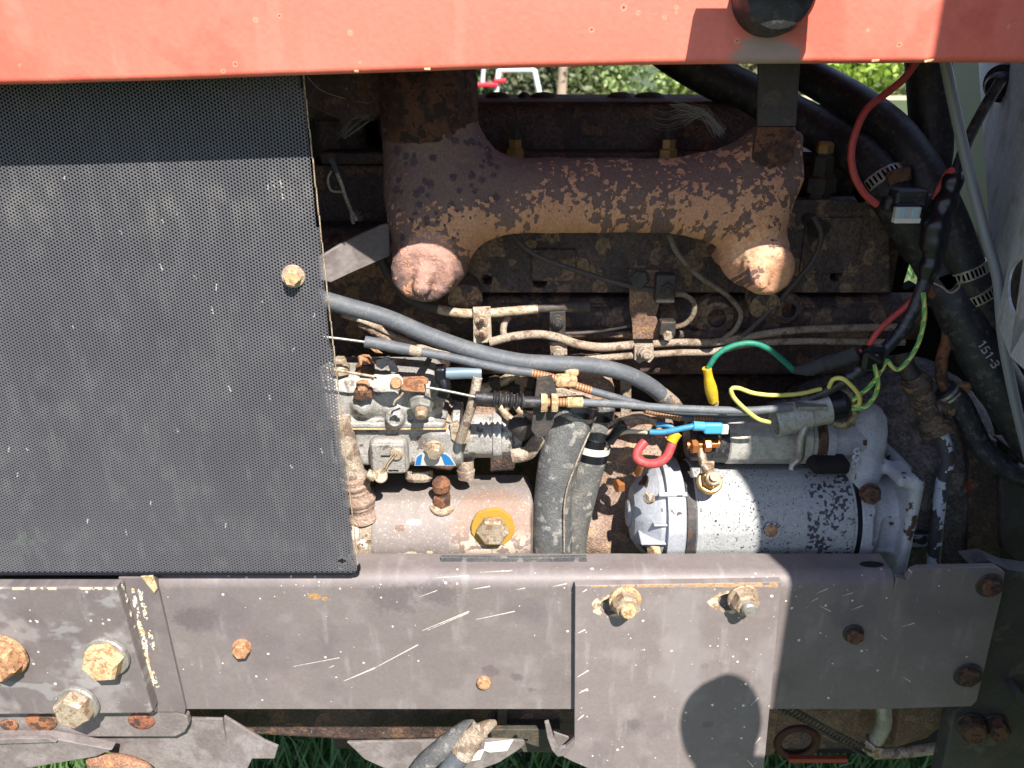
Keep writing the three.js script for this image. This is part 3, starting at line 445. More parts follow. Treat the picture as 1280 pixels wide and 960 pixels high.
// thick plate with large rusty bolts, its weld strip and the lower brackets
{
  const z = 0.016, t = thing('side_plate', 'thick grey steel plate with three large rusty bolts under the perforated panel', 'mounting plate', [80, 890, z]);
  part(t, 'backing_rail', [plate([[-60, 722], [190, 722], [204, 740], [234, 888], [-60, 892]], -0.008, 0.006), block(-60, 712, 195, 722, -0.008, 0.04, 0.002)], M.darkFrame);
  part(t, 'plate_body', plate([[-60, 734], [146, 734], [191, 889], [188, 892], [-60, 894]], z, 0.013, { bevel: 0.0018 }), M.leftPlate);
  part(t, 'weld_seam', sweep([W(150, 726, 0.006), W(160, 765, 0.0065), W(175, 820, 0.006), W(190, 880, 0.007), W(193, 888, 0.006)], (q) => 0.0026 + 0.0007 * Math.sin(q * 60), { n: 60 }), mat(mottled(256, 0.05, [[128, 118, 108], [98, 92, 90], [206, 198, 178]], { seed: 77, cells: 9, edge: 0.03, levels: [0.5, 0.56], grain: 26 }), 0.001), 'chipped weld with pale paint remains');
  const bo = [[[8, 818], 0.0185, M.rust, 'large orange rusted bolt at the frame edge'], [[136, 819], 0.0176, M.paleRust, 'large tan rusted bolt beside the weld'], [[100, 878], 0.0168, M.steelTan, 'large pale bolt, lowest of the three']];
  bo.forEach(([c, r, m, l], i) => bolt(t, [c[0], c[1], z], V(-0.12, 0, 1), r, 0.0125, m, { washer: r * 1.13, wm: i ? M.zinc : M.rust, wh: 0.004, spin: 0.2 + i * 0.5, label: l }));
  const s = thing('joint_strip', 'narrow grey steel strip between the thick bolted plate and the rail', 'joint plate', [195, 890, 0.006]);
  part(s, 'strip_plate', plate([[148, 722], [193, 722], [199, 742], [232, 886], [231, 892], [222, 890], [190, 890]], 0.0035, 0.007), M.strip);
  part(s, 'torn_rust_edge', plate([[176, 721], [191, 720], [197, 736], [193, 742], [184, 731]], 0.0055, 0.002), M.paleRust);
  const b = thing('lower_flange', 'low grey steel flange with rusty spot welds below the thick plate', 'flange', [110, 918, 0.0]);
  part(b, 'flange_plate', plate([[-60, 888], [224, 888], [234, 897], [236, 906], [231, 915], [219, 921], [150, 921], [60, 921], [-60, 920]], 0.001, 0.008, { bevel: 0.001 }), M.greyPaint);
  [[52, 902, 15], [177, 901, 13], [12, 906, 9]].forEach(([x, y, r], i) => { const p = W(x, y, 0.0015); part(b, 'spot_weld', boxUV(new THREE.SphereGeometry(1, 20, 12).scale(len(r * 1.3, p), len(r, p), 0.0026).translate(p.x, p.y, p.z)), mat(S.darkRust, 0.001, { color: new THREE.Color(i === 1 ? 1.9 : 2.2, i === 1 ? 1.6 : 2, 1.7) })); });
  const st_ = thing('slanted_bar', 'grey slanted steel bar crossing below the rusty spot welds', 'steel bar', [60, 950, 0.01]);
  part(st_, 'bar_plate', plate([[-60, 922], [60, 922], [140, 937], [120, 946], [-60, 976]], 0.012, 0.01, { bevel: 0.001 }), M.greyPaint);
  part(st_, 'bar_fold', plate([[-60, 924], [60, 923], [70, 928], [-60, 932]], 0.016, 0.004), M.greyPaint);
  const k = thing('mudguard_sheet', 'bent grey sheet metal guard with a torn corner hanging over the grass', 'guard plate', [220, 960, -0.012]);
  part(k, 'sheet', plate([[60, 918], [235, 898], [278, 899], [283, 930], [278, 1000], [60, 1000], [110, 960], [141, 941]], -0.01, 0.003), M.greyPaint);
  part(k, 'bent_corner', plate([W(276, 899, -0.012), W(330, 925, -0.004), W(346, 934, 0.002), W(343, 948, 0.002), W(316, 947, -0.004), W(300, 985, -0.008), W(274, 985, -0.012)], 0, 0.003, { n: V(-0.25, 0.2, 1), o: W(300, 930, -0.008) }), M.greyPaint);
  const rw = W(150, 958, 0.004); part(k, 'rusted_boss', boxUV(new THREE.SphereGeometry(1, 24, 14).scale(len(42, rw), len(20, rw), 0.007).rotateZ(-0.2).translate(rw.x, rw.y, rw.z)), mat(S.castTan, 0.002, { color: new THREE.Color(0.95, 0.72, 0.55) }));
}
// right end: frame posts and panels beside the cab, all in its shade
{
  const t = thing('rear_frame_post', 'dark steel frame plate with two bolts at the end of the rail', 'frame post', [1240, 960, -0.02]);
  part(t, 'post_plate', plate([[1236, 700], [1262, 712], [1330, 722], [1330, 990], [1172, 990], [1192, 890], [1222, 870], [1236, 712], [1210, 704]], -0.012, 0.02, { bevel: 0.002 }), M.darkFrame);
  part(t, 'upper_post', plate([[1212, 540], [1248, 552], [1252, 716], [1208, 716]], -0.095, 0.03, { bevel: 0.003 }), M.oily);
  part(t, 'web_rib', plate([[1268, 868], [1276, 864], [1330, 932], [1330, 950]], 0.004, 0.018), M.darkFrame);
  bolt(t, [1212, 905, -0.012], V(-0.1, 0, 1), 0.0125, 0.012, M.darkRust, { washer: 0.014, wm: M.darkSteel });
  bolt(t, [1243, 904, -0.012], V(-0.1, 0, 1), 0.0105, 0.012, M.darkRust, { washer: 0.012, wm: M.darkSteel, spin: 0.8 });
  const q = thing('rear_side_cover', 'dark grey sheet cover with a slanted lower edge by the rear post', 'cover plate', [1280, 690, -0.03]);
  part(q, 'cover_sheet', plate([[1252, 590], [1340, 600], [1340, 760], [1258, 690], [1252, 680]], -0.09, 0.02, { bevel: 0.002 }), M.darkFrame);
  part(q, 'upper_block', block(1258, 560, 1300, 592, -0.095, 0.03), M.darkSteel);
  // bulkhead of the cab: pale grey sheet standing obliquely, with a round port and a rubber grommet
  const A = V(0.378, 0, 0), n = V(-0.928, 0, -0.372).normalize(), b = thing('cab_bulkhead', 'pale grey sheet metal bulkhead with a round port beside the engine', 'bulkhead', WP(1250, 400, A, n));
  part(b, 'bulkhead_sheet', plate([[1216, -40], [1284, -60], [1284, 466], [1262, 446], [1246, 404], [1234, 250], [1224, 100]], 0, 0.002, { n, o: A, holes: [(() => { const h = []; for (let i = 0; i < 24; i++) { const a = i / 24 * Math.PI * 2; h.push([1279 + Math.cos(a) * 20, 361 + Math.sin(a) * 39]); } return h; })()] }), mat(mottled(512, 0.3, [[176, 181, 185], [186, 190, 192], [156, 156, 150]], { seed: 79, cells: 6, edge: 0.2, grain: 8, levels: [0.5, 0.68], speck: 0.012 }), 0.0003));
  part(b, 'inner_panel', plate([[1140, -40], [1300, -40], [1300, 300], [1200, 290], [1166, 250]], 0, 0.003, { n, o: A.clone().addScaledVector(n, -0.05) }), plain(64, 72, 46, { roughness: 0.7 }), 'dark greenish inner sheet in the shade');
  part(b, 'port_back', plate([[1190, 290], [1300, 290], [1300, 440], [1190, 440]], 0, 0.004, { n, o: A.clone().addScaledVector(n, -0.035) }), M.darkRust);
  const gr = WP(1256, 103, A, n); part(b, 'grommet', boxUV(orient(toCreasedNormals(new THREE.LatheGeometry([[0.001, 0.02], [0.009, 0.02], [0.012, 0.016], [0.0125, 0.008], [0.018, 0.006], [0.019, 0]].map(([r, s]) => new THREE.Vector2(r, s)), 28).rotateX(Math.PI / 2).toNonIndexed(), 0.6), gr, V(-0.8, -0.2, 0.6))), M.blackRubber);
}
// ---------- engine ----------
{
  const t = thing('engine_block', 'dark oily engine block and head behind the manifold and pipes', 'engine', [740, 880, -0.22]);
  const rt = W(740, 118, -0.4).y, rb = W(740, 205, -0.235).y, rx0 = W(560, 160, -0.23).x - 0.06, rx1 = W(1010, 160, -0.23).x;
  part(t, 'rocker_cover', slab((rx0 + rx1) / 2, (rt + rb) / 2, -0.325, rx1 - rx0, rt - rb, 0.18, 0.014), M.oily);
  for (const [px, r] of [[622, 16], [655, 8], [679, 17], [775, 17], [812, 20]]) { const p = W(px, 117, -0.34); part(t, 'cover_nut', boxUV(new THREE.SphereGeometry(1, 18, 10).scale(len(r, p), len(7, p), 0.014).translate(p.x, rt - 0.0008, -0.34)), M.oily); }
  part(t, 'rocker_flange', block(400, 190, 1050, 206, -0.212, 0.2, 0.003), M.oily);
  part(t, 'cylinder_head', block(380, 206, 1090, 300, -0.215, 0.18, 0.004), M.oily);
  part(t, 'crankcase', [block(390, 285, 1115, 470, -0.182, 0.2, 0.006), block(390, 470, 1130, 940, -0.235, 0.2, 0.01)], M.oily);
  part(t, 'crankcase_face', block(400, 300, 560, 470, -0.155, 0.04, 0.01), mat(S.sideCover, 0.0016, { color: new THREE.Color(0.95, 0.85, 0.75) }));
  part(t, 'side_cover', plate([[548, 250], [1112, 250], [1112, 366], [560, 366], [548, 350]], -0.16, 0.02, { holes: [[609, 350, 6], [675, 352, 9], [1045, 345, 7]], bevel: 0.001 }), M.sideCover);
  part(t, 'cover_pad', block(664, 312, 720, 352, -0.154, 0.006, 0.002), M.sideCover); part(t, 'cover_pad', block(1004, 272, 1074, 342, -0.156, 0.004, 0.001), M.sideCover);
  const ga = W(395, 398, -0.17), gb = W(1150, 396, -0.17);
  part(t, 'gallery_ridge', boxUV(orient(toCreasedNormals(new THREE.CylinderGeometry(0.023, 0.023, gb.x - ga.x, 40, 1).rotateX(Math.PI / 2).toNonIndexed(), 0.5), V((ga.x + gb.x) / 2, ga.y, -0.178), X)), M.ridge);
  for (const [px, py, r, m] of [[896, 398, 27], [986, 388, 20]]) { const p = W(px, py, -0.146); part(t, 'casting_boss', boxUV(orient(disc(len(r, p), 0.018, len(r * 0.45, p)), p.clone().add(V(0, 0, -0.018)), Z)), M.sideCover); part(t, 'core_plug', boxUV(orient(disc(len(r * 0.46, p), 0.004), p.clone().add(V(0, 0, -0.014)), Z)), M.darkRust); }
  part(t, 'pipe_shelf', block(700, 414, 1130, 424, -0.145, 0.04, 0.003), M.sideCover);
  // brown lump beside the hoses, in the sun
  const c = W(770, 600, -0.165), c2 = W(735, 660, -0.15), c3 = W(770, 545, -0.17);
  part(t, 'crankcase_bulge', sdf((x, y, z) => smin(smin(rbox(x, y, z, c, 0.05, 0.06, 0.035, 0.025), cap(x, y, z, c2, V(c2.x + 0.05, c2.y - 0.03, c2.z), 0.032, 0.03), 0.03), rbox(x, y, z, c3, 0.06, 0.018, 0.03, 0.008), 0.015) + (fbm(x * 130, y * 130 + z * 90, 44, 3) - 0.5) * 0.0022, [c.x - 0.08, c.y - 0.13, -0.24], [c.x + 0.09, c.y + 0.09, -0.1], 0.0035), M.castTan);
  part(t, 'cast_lug', lathe([[0, 0.016], [0.02, 0.016], [0.022, 0.012], [0.022, 0]], W(580, 360, -0.145), V(0.1, -0.3, 1)), M.sideCover); part(t, 'cast_lug', lathe([[0, 0.014], [0.02, 0.014], [0.022, 0.01], [0.022, 0]], W(950, 368, -0.145), V(0, -0.3, 1)), M.sideCover);
  // big flywheel housing on the right, peeled in places
  const h = W(1110, 640, -0.19), h2 = W(1050, 500, -0.17);
  const fw = thing('flywheel_housing', 'dark cast flywheel housing behind the starter motor', 'flywheel housing', [1100, 700, -0.15]);
  const e1 = W(1122, 592, -0.19), e2 = W(1050, 540, -0.2);
  part(fw, 'housing_casting', sdf((x, y, z) => {
    const d1 = (Math.hypot((x - e1.x) / 0.068, (y - e1.y) / 0.125, (z - e1.z) / 0.1) - 1) * 0.08, d2 = cap(x, y, z, e2, V(e2.x + 0.09, e2.y - 0.015, e2.z), 0.07, 0.065), d3 = rbox(x, y, z, V(e1.x, e1.y - 0.09, -0.19), 0.08, 0.06, 0.085, 0.03);
    return smin(smin(d1, d2, 0.05), d3, 0.04) + (fbm(x * 70 + z * 50, y * 70, 48, 4) - 0.5) * 0.004;
  }, [e1.x - 0.2, e1.y - 0.18, -0.32], [e1.x + 0.11, e1.y + 0.16, -0.06], 0.0045), mat(mottled(512, 0.2, [[98, 94, 92], [82, 78, 78], [118, 110, 104]], { seed: 49, cells: 7, edge: 0.1, grain: 24, levels: [0.5, 0.64], rough: [0.8, 0.98], speck: 0.03 }), 0.0014, { specularIntensity: 0.35 }));
  const fl = [[1188, 585], [1204, 590], [1214, 640], [1216, 708], [1186, 708], [1190, 640]]; part(fw, 'flange_rim', plate(fl, -0.1, 0.05, { bevel: 0.002 }), mat(S.darkRust, 0.001, { color: new THREE.Color(0.8, 0.75, 0.75) }));
  part(fw, 'rust_seam', sweep([[1211, 600, -0.098], [1214, 640, -0.098], [1212, 700, -0.098]], 0.003), plain(120, 52, 32, { roughness: 0.9 }));
  part(fw, 'peeled_patch', plate([[1180, 622], [1191, 616], [1194, 640], [1188, 672], [1187, 690], [1178, 690], [1180, 660]], -0.0985, 0.0012), M.peel, 'patch of blue-white paint left on the flange');
  part(fw, 'cast_ledge', block(1126, 668, 1162, 686, -0.085, 0.03, 0.004), mat(S.peel, 0.0006, { color: new THREE.Color(0.6, 0.6, 0.62) }));
  // dark posts and ducts between block and bulkhead
  const dk = thing('rear_engine_mount', 'black rear engine carrier in the dark beside the block', 'engine carrier', [1110, 420, -0.26]);
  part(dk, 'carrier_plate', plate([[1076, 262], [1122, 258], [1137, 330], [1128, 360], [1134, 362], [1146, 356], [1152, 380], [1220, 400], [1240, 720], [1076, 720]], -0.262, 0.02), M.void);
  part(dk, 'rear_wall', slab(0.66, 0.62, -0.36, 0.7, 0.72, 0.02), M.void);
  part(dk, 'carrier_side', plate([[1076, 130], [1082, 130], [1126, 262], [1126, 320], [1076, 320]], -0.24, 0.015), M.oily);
  // closed far side of the bay
  const fs = thing('far_side_guard', 'dark side panel closing the far side of the engine bay', 'side panel', V(-0.2, 0.5, -0.55));
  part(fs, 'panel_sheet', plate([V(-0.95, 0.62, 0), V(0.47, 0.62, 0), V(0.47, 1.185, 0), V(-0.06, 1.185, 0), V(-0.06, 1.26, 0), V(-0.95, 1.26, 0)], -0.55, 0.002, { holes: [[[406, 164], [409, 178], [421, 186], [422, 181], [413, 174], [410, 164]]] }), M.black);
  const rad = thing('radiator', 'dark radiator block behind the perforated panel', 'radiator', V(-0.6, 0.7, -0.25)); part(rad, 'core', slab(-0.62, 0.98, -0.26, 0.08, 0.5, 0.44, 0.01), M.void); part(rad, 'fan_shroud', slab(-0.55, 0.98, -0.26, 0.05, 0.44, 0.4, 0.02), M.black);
}
// exhaust manifold: one casting with smooth joints
{
  const z = -0.1, P = (px, py, q = z) => W(px, py, q), r = (px, q = z) => len(px, P(700, 250, q));
  const a = P(560, 244), b = P(905, 246), d0 = P(535, 150), d1 = P(536, 60), k0 = P(537, 250), k1 = P(538, 326, -0.1), kb0 = P(534, 322, -0.098), eb0 = P(946, 318, -0.1), k1b = P(538, 318, -0.082), e0 = P(935, 238), e1 = P(941, 318, -0.1), port0 = P(560, 335, -0.12), back = V(0, 0, -0.07), lug = P(968, 195, -0.088), tp = P(520, 130);
  const nub0 = P(531, 340, -0.062), nub1 = P(527, 361, -0.058), nb0 = P(949, 334, -0.064), nb1 = P(949, 352, -0.06);
  const R = r(46), f = (x, y, zz) => {
    let d = cap(x, y, zz, d0, k1, r(50), r(44)); d = smin(d, cap(x, y, zz, d1, d0, r(47), r(48)), 0.02); d = smin(d, cap(x, y, zz, a, b, R, R * 0.98), 0.05);
    d = smin(d, boss(x, y, zz, kb0, V(-0.04, -0.2, 0.98), 0.036, r(40), 0.007), 0.006); d = smin(d, cap(x, y, zz, b, e0, R, r(52)), 0.03); d = smin(d, cap(x, y, zz, e0, e1, r(50), r(40)), 0.014); d = smin(d, boss(x, y, zz, eb0, V(0.06, -0.22, 0.97), 0.038, r(34), 0.009), 0.008);
    d = smin(d, cap(x, y, zz, k1, k1.clone().add(back), r(44), r(42)), 0.008); d = smin(d, cap(x, y, zz, e1, e1.clone().add(back), r(40), r(40)), 0.008);
    d = smin(d, rbox(x, y, zz, lug, r(29), r(30), 0.012, 0.006), 0.022);
    d = smin(d, cap(x, y, zz, nub0, nub1, r(11), r(10)), 0.007); d = smin(d, cap(x, y, zz, nb0, nb1, r(12), r(11)), 0.007);
    // flat faced bosses
    const sl = (q, n, h) => (x - q.x) * n.x + (y - q.y) * n.y + (zz - q.z) * n.z - h;
    return d + (fbm(x * 260 + zz * 130, y * 260 - zz * 90, 71, 3) - 0.5) * 0.0016 + (fbm(x * 40, y * 40 + zz * 40, 75, 2) - 0.5) * 0.002;
  };
  const t = thing('exhaust_manifold', 'cast exhaust manifold with flaking violet-brown scale and pale tan rust', 'exhaust manifold', P(740, 300));
  part(t, 'casting', frontUV(sdf(f, [P(465, 60).x, P(540, 395).y, -0.19], [P(1010, 200).x, P(540, 40).y + 0.02, -0.04], 0.0022), -0.07), M.manifold);
  part(t, 'outlet_collar', lathe([[-0.002, 0.034], [0, 0.0375], [0.004, 0.0395], [0.05, 0.0395], [0.053, 0.038], [0.075, 0.0385], [0.11, 0.0385]], P(538, 178), V(0, 1, 0), 44), mat(S.darkRust, 0.0015, { color: new THREE.Color(0.72, 0.6, 0.64) }));
  const s = thing('strap_bracket', 'dark flat steel strap bolted down onto the manifold elbow', 'strap', [970, 200, -0.066]);
  part(s, 'strap', plate([[949, 40], [1003, 40], [995, 158], [947, 158]], -0.062, 0.004), mat(S.darkFrame, 0.0004, { color: new THREE.Color(1.0, 0.96, 0.98) }));
  part(s, 'strap_foot', plate([[947, 158.5], [995, 158.5], [992, 196], [984, 205], [966, 210], [950, 207], [942, 200], [943, 180]], -0.061, 0.006), mat(S.darkRust, 0.001, { color: new THREE.Color(1.15, 1.05, 1.2) }));
  bolt(s, [968, 192, -0.061], Z, 0.0072, 0.004, mat(S.darkRust, 0.001, { color: new THREE.Color(1.2, 1.1, 1.25) }), { round: true });
  const ac = thing('air_duct', 'black sheet duct and heat guard in the dark beside the manifold outlet', 'air duct', [470, 160, -0.2]);
  part(ac, 'duct_body', [slab(W(480, 100, -0.24).x - 0.05, W(480, 90, -0.24).y, -0.3, 0.2, 0.085, 0.24, 0.03), slab(W(430, 180, -0.26).x, W(430, 200, -0.26).y, -0.29, 0.05, 0.2, 0.1, 0.01)], M.oily);
  part(ac, 'guard_sheet', plate([[380, 60], [586, 60], [592, 120], [500, 128], [470, 146], [440, 150], [430, 170], [424, 150], [380, 130]], -0.14, 0.002), mat(S.oily, 0.001, { color: new THREE.Color(1.1, 0.95, 0.95) }));
  const br = thing('panel_stay', 'grey flat steel stay running from the perforated panel into the engine', 'stay bar', [440, 340, -0.06]);
  part(br, 'stay_bar', plate([[400, 322], [434, 301], [478, 281], [487, 279], [487, 320], [446, 338], [414, 353], [402, 350]], 0, 0.004, { n: V(0.95, 0.1, 1), o: W(430, 320, -0.055) }), M.greyPaint);
  const ht = thing('hanging_wire_stub', 'frayed grey wire stub hanging with cobweb beside the panel edge', 'wire stub', [430, 280, -0.12]);
  part(ht, 'insulation', sweep([[414, 198, -0.12], [418, 206, -0.12], [422, 216, -0.12]], (q) => 0.0062 - q * 0.001, { flat: 0.4 }), M.darkFrame);
  part(ht, 'strand', [sweep([[420, 214, -0.12], [426, 228, -0.12], [432, 246, -0.12], [438, 262, -0.12], [442, 280, -0.118]], 0.0016), sweep([[414, 214, -0.12], [410, 224, -0.12], [414, 238, -0.12], [428, 240, -0.12]], 0.001), sweep([[438, 262, -0.12], [444, 272, -0.118], [446, 276, -0.118]], 0.0012)], M.dirtyTan);
}
// injectors behind the elbow and brass unions along the head
{
  const t = thing('injector', 'dark stacked fuel injector with brass cap behind the manifold elbow', 'injector', [1012, 290, -0.18]);
  const p = W(1014, 300, -0.18), d = V(-0.02, 1, 0.08).normalize();
  part(t, 'injector_body', lathe([[0, 0.009], [0.012, 0.009], [0.013, 0.0145], [0.026, 0.0145], [0.03, 0.011], [0.046, 0.011], [0.047, 0.015], [0.06, 0.015], [0.062, 0.01], [0.078, 0.01], [0.08, 0.0075], [0.086, 0.0075]], p, d, 6, 0.3), M.darkSteel);
  part(t, 'brass_cap', boxUV(orient(hexHead(0.008, 0.009), p.clone().addScaledVector(d, 0.082), d)), M.brass);
  part(t, 'return_union', lathe([[0, 0.006], [0.014, 0.0065], [0.016, 0.009], [0.026, 0.009], [0.027, 0]], W(1004, 270, -0.165), V(0.5, -0.4, 0.8), 6, 0.3), M.darkSteel);
  for (const [px, py, l] of [[834, 190, 'small brass union half hidden behind the middle of the manifold pipe'], [644, 190, 'small brass union half hidden behind the manifold near its outlet']]) {
    const u = thing('brass_union', l, 'pipe union', [px, py + 10, -0.2], 'brass unions on the cylinder head'), q = W(px, py + 12, -0.195);
    part(u, 'union_nut', lathe([[0, 0.009], [0.011, 0.009], [0.012, 0.0065], [0.02, 0.0065]], q, Y, 6, 0.3), M.brass); part(u, 'banjo_bolt', lathe([[0, 0.0045], [0.012, 0.0045], [0.013, 0]], q.clone().add(V(0, 0.02, 0)), Y, 6, 0.3), M.darkSteel);
  }
}
// ---------- pipes along the block ----------
const bareSteel = mat(S.steelTan, 0.0003, { metalness: 0.2, color: new THREE.Color(1.1, 1.08, 1.05) }), oldSteel = mat(S.darkSteel, 0.0004, { color: new THREE.Color(1.1, 1.05, 1) }), wornPipe = mat(S.dirtyTan, 0.0006);
const pipe = (name, label, path, rpx, m, o = {}) => single(name, label, o.cat || 'pipe', sweep(path, o.r || 0.78 * len(rpx, w3(path[Math.floor(path.length / 2)])), { k: 14, ...o }), m, o.group);
{
  const a = thing('return_pipe', 'thin steel pipe curving below the manifold outlet, bare tan along its middle', 'pipe', [600, 390, -0.127]);
  part(a, 'dark_run', sweep([[474, 318, -0.132], [483, 338, -0.13], [498, 360, -0.127], [516, 376, -0.125], [550, 387, -0.122]], 0.0043), oldSteel);
  part(a, 'bare_run', sweep([[548, 386.5, -0.122], [572, 391, -0.12], [600, 392, -0.119], [640, 389, -0.119], [672, 386, -0.121]], 0.0044), bareSteel);
  part(a, 'end_sleeve', sweep([[671, 386, -0.121], [700, 384, -0.124], [736, 383, -0.129]], (t) => 0.0043 + 0.0014 * st(0.4, 0.5, t)), oldSteel);
  const c = thing('pipe_clamp', 'pale steel two-screw clamp holding the bare tan pipe', 'pipe clamp', [602, 430, -0.113]);
  part(c, 'clamp_plate', plate([[591, 385], [613, 384], [615, 428], [592, 430]], -0.1125, 0.004), mat(S.dirtyTan, 0.0004, { color: new THREE.Color(1.15, 1.15, 1.12) }));
  for (const y of [400, 416]) bolt(c, [602, y, -0.1125], Z, 0.0042, 0.003, M.steelTan, { washer: 0.0062, stud: 0.0025, studH: 0.003, sm: M.darkRust });
  const c2 = thing('pipe_clamp', 'dark oily single-screw clamp below the end of the tan pipe', 'pipe clamp', [697, 438, -0.115]);
  part(c2, 'clamp_plate', plate([[687, 390], [707, 389], [707, 420], [687, 419]], -0.119, 0.004), M.darkSteel); part(c2, 'clamp_foot', plate([[687, 428], [709, 428], [709, 444], [688, 444]], -0.117, 0.004), M.dirtyTan);
  bolt(c2, [697, 402, -0.119], Z, 0.0055, 0.003, M.darkSteel, { washer: 0.0068, stud: 0.003, studH: 0.002 }); bolt(c2, [697, 440, -0.117], Z, 0.005, 0.003, M.dirtyTan, { washer: 0.0065 });
  // fuel supply pair
  pipe('upper_fuel_pipe', 'dusty pale fuel pipe curving over the black hose toward the brown bracket', [[612, 428, -0.113], [640, 421, -0.113], [672, 418, -0.113], [694, 421, -0.114], [722, 430, -0.117], [752, 434, -0.119], [792, 431, -0.12]], 7, wornPipe);
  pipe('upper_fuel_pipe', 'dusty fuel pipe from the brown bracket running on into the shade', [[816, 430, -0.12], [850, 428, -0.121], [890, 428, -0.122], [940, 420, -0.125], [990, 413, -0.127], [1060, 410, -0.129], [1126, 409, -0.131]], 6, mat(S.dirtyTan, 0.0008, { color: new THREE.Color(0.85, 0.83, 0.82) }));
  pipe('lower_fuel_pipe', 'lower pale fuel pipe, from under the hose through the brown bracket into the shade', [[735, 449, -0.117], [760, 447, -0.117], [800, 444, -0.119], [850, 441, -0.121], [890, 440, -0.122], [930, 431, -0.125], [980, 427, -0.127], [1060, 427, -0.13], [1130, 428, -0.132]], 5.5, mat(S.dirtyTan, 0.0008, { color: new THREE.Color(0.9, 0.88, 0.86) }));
  pipe('thin_dark_pipe', 'thin black pipe in the shade above the fuel pipes', [[706, 417, -0.137], [730, 416, -0.137], [760, 412, -0.139], [788, 407, -0.139]], 3, oldSteel);
  pipe('upright_stub_pipe', 'short tan pipe standing up behind the pale clamp', [[636, 396, -0.127], [631, 403, -0.125], [629, 412, -0.123], [631, 424, -0.121]], 5.5, wornPipe);
  pipe('hidden_tan_pipe', 'tan pipe running along just under the black coolant hose', [[428, 394, -0.12], [455, 402, -0.118], [495, 420, -0.116], [540, 438, -0.114], [585, 448, -0.114], [640, 462, -0.114]], 4.2, wornPipe);
  pipe('dirty_lagging', 'crumbling dirt-caked lagging on the pipe under the hose', [[450, 404, -0.125], [470, 411, -0.124], [490, 424, -0.123], [506, 430, -0.122]], 8, M.castTan, { cat: 'pipe lagging', r: (t) => 0.0035 + 0.003 * Math.sin(t * 3.1) + 0.0012 * vn(t * 22, 1, 5) });
  // injector lines
  const inj = 'injector lines curving up behind the manifold';
  pipe('injector_line', 'thin steel injector line rising leftward to the pipe under the manifold middle', [[640, 292, -0.137], [652, 306, -0.133], [672, 320, -0.13], [720, 338, -0.128], [790, 358, -0.127], [826, 364, -0.127]], 4.2, oldSteel, { group: inj });
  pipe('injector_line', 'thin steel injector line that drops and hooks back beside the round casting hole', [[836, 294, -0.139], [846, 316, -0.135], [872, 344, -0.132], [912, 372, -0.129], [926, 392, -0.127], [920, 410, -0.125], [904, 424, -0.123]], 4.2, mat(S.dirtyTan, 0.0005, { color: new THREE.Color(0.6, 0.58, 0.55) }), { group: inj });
  pipe('injector_line', 'straight injector line slanting from the injector down to the fuel pipes', [[1016, 270, -0.133], [1026, 292, -0.133], [1020, 318, -0.131], [990, 358, -0.129], [946, 404, -0.125], [928, 420, -0.123]], 4.4, oldSteel, { group: inj });
  pipe('looped_line', 'short looped steel line joining the two small pipe blocks', [[842, 368, -0.125], [856, 369, -0.123], [867, 378, -0.122], [866, 394, -0.122], [856, 405, -0.123], [843, 409, -0.125]], 4.2, mat(S.dirtyTan, 0.0005, { color: new THREE.Color(0.6, 0.58, 0.52) }));
  const b = thing('pipe_bracket', 'brown dirt-caked sheet bracket carrying both fuel pipes', 'pipe bracket', [805, 450, -0.117]);
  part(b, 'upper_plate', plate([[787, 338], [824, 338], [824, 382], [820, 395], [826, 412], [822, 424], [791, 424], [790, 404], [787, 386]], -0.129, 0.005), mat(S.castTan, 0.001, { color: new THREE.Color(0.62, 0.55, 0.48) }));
  part(b, 'pipe_saddle', [block(793, 422, 819, 434, -0.142, 0.014, 0.004), plate([[793, 432], [817, 432], [817, 448], [812, 454], [806, 451], [799, 455], [793, 450]], -0.113, 0.007)], M.dirtyTan);
  bolt(b, [798, 348, -0.129], Z, 0.0088, 0.004, M.darkSteel, { washer: 0.0096 }); bolt(b, [806, 441, -0.1125], Z, 0.0056, 0.005, M.dirtyTan, { stud: 0.003, studH: 0.003, washer: 0.0072 });
  part(b, 'line_block', block(820, 344, 845, 380, -0.115, 0.014, 0.002), M.darkSteel); bolt(b, [834, 361, -0.115], Z, 0.0058, 0.004, M.darkSteel, { stud: 0.003, studH: 0.002, spin: 0.1 });
  part(b, 'lower_block', block(825, 402, 845, 420, -0.117, 0.012, 0.002), M.darkSteel); bolt(b, [834, 419, -0.115], Z, 0.0048, 0.004, M.dirtyTan);
}
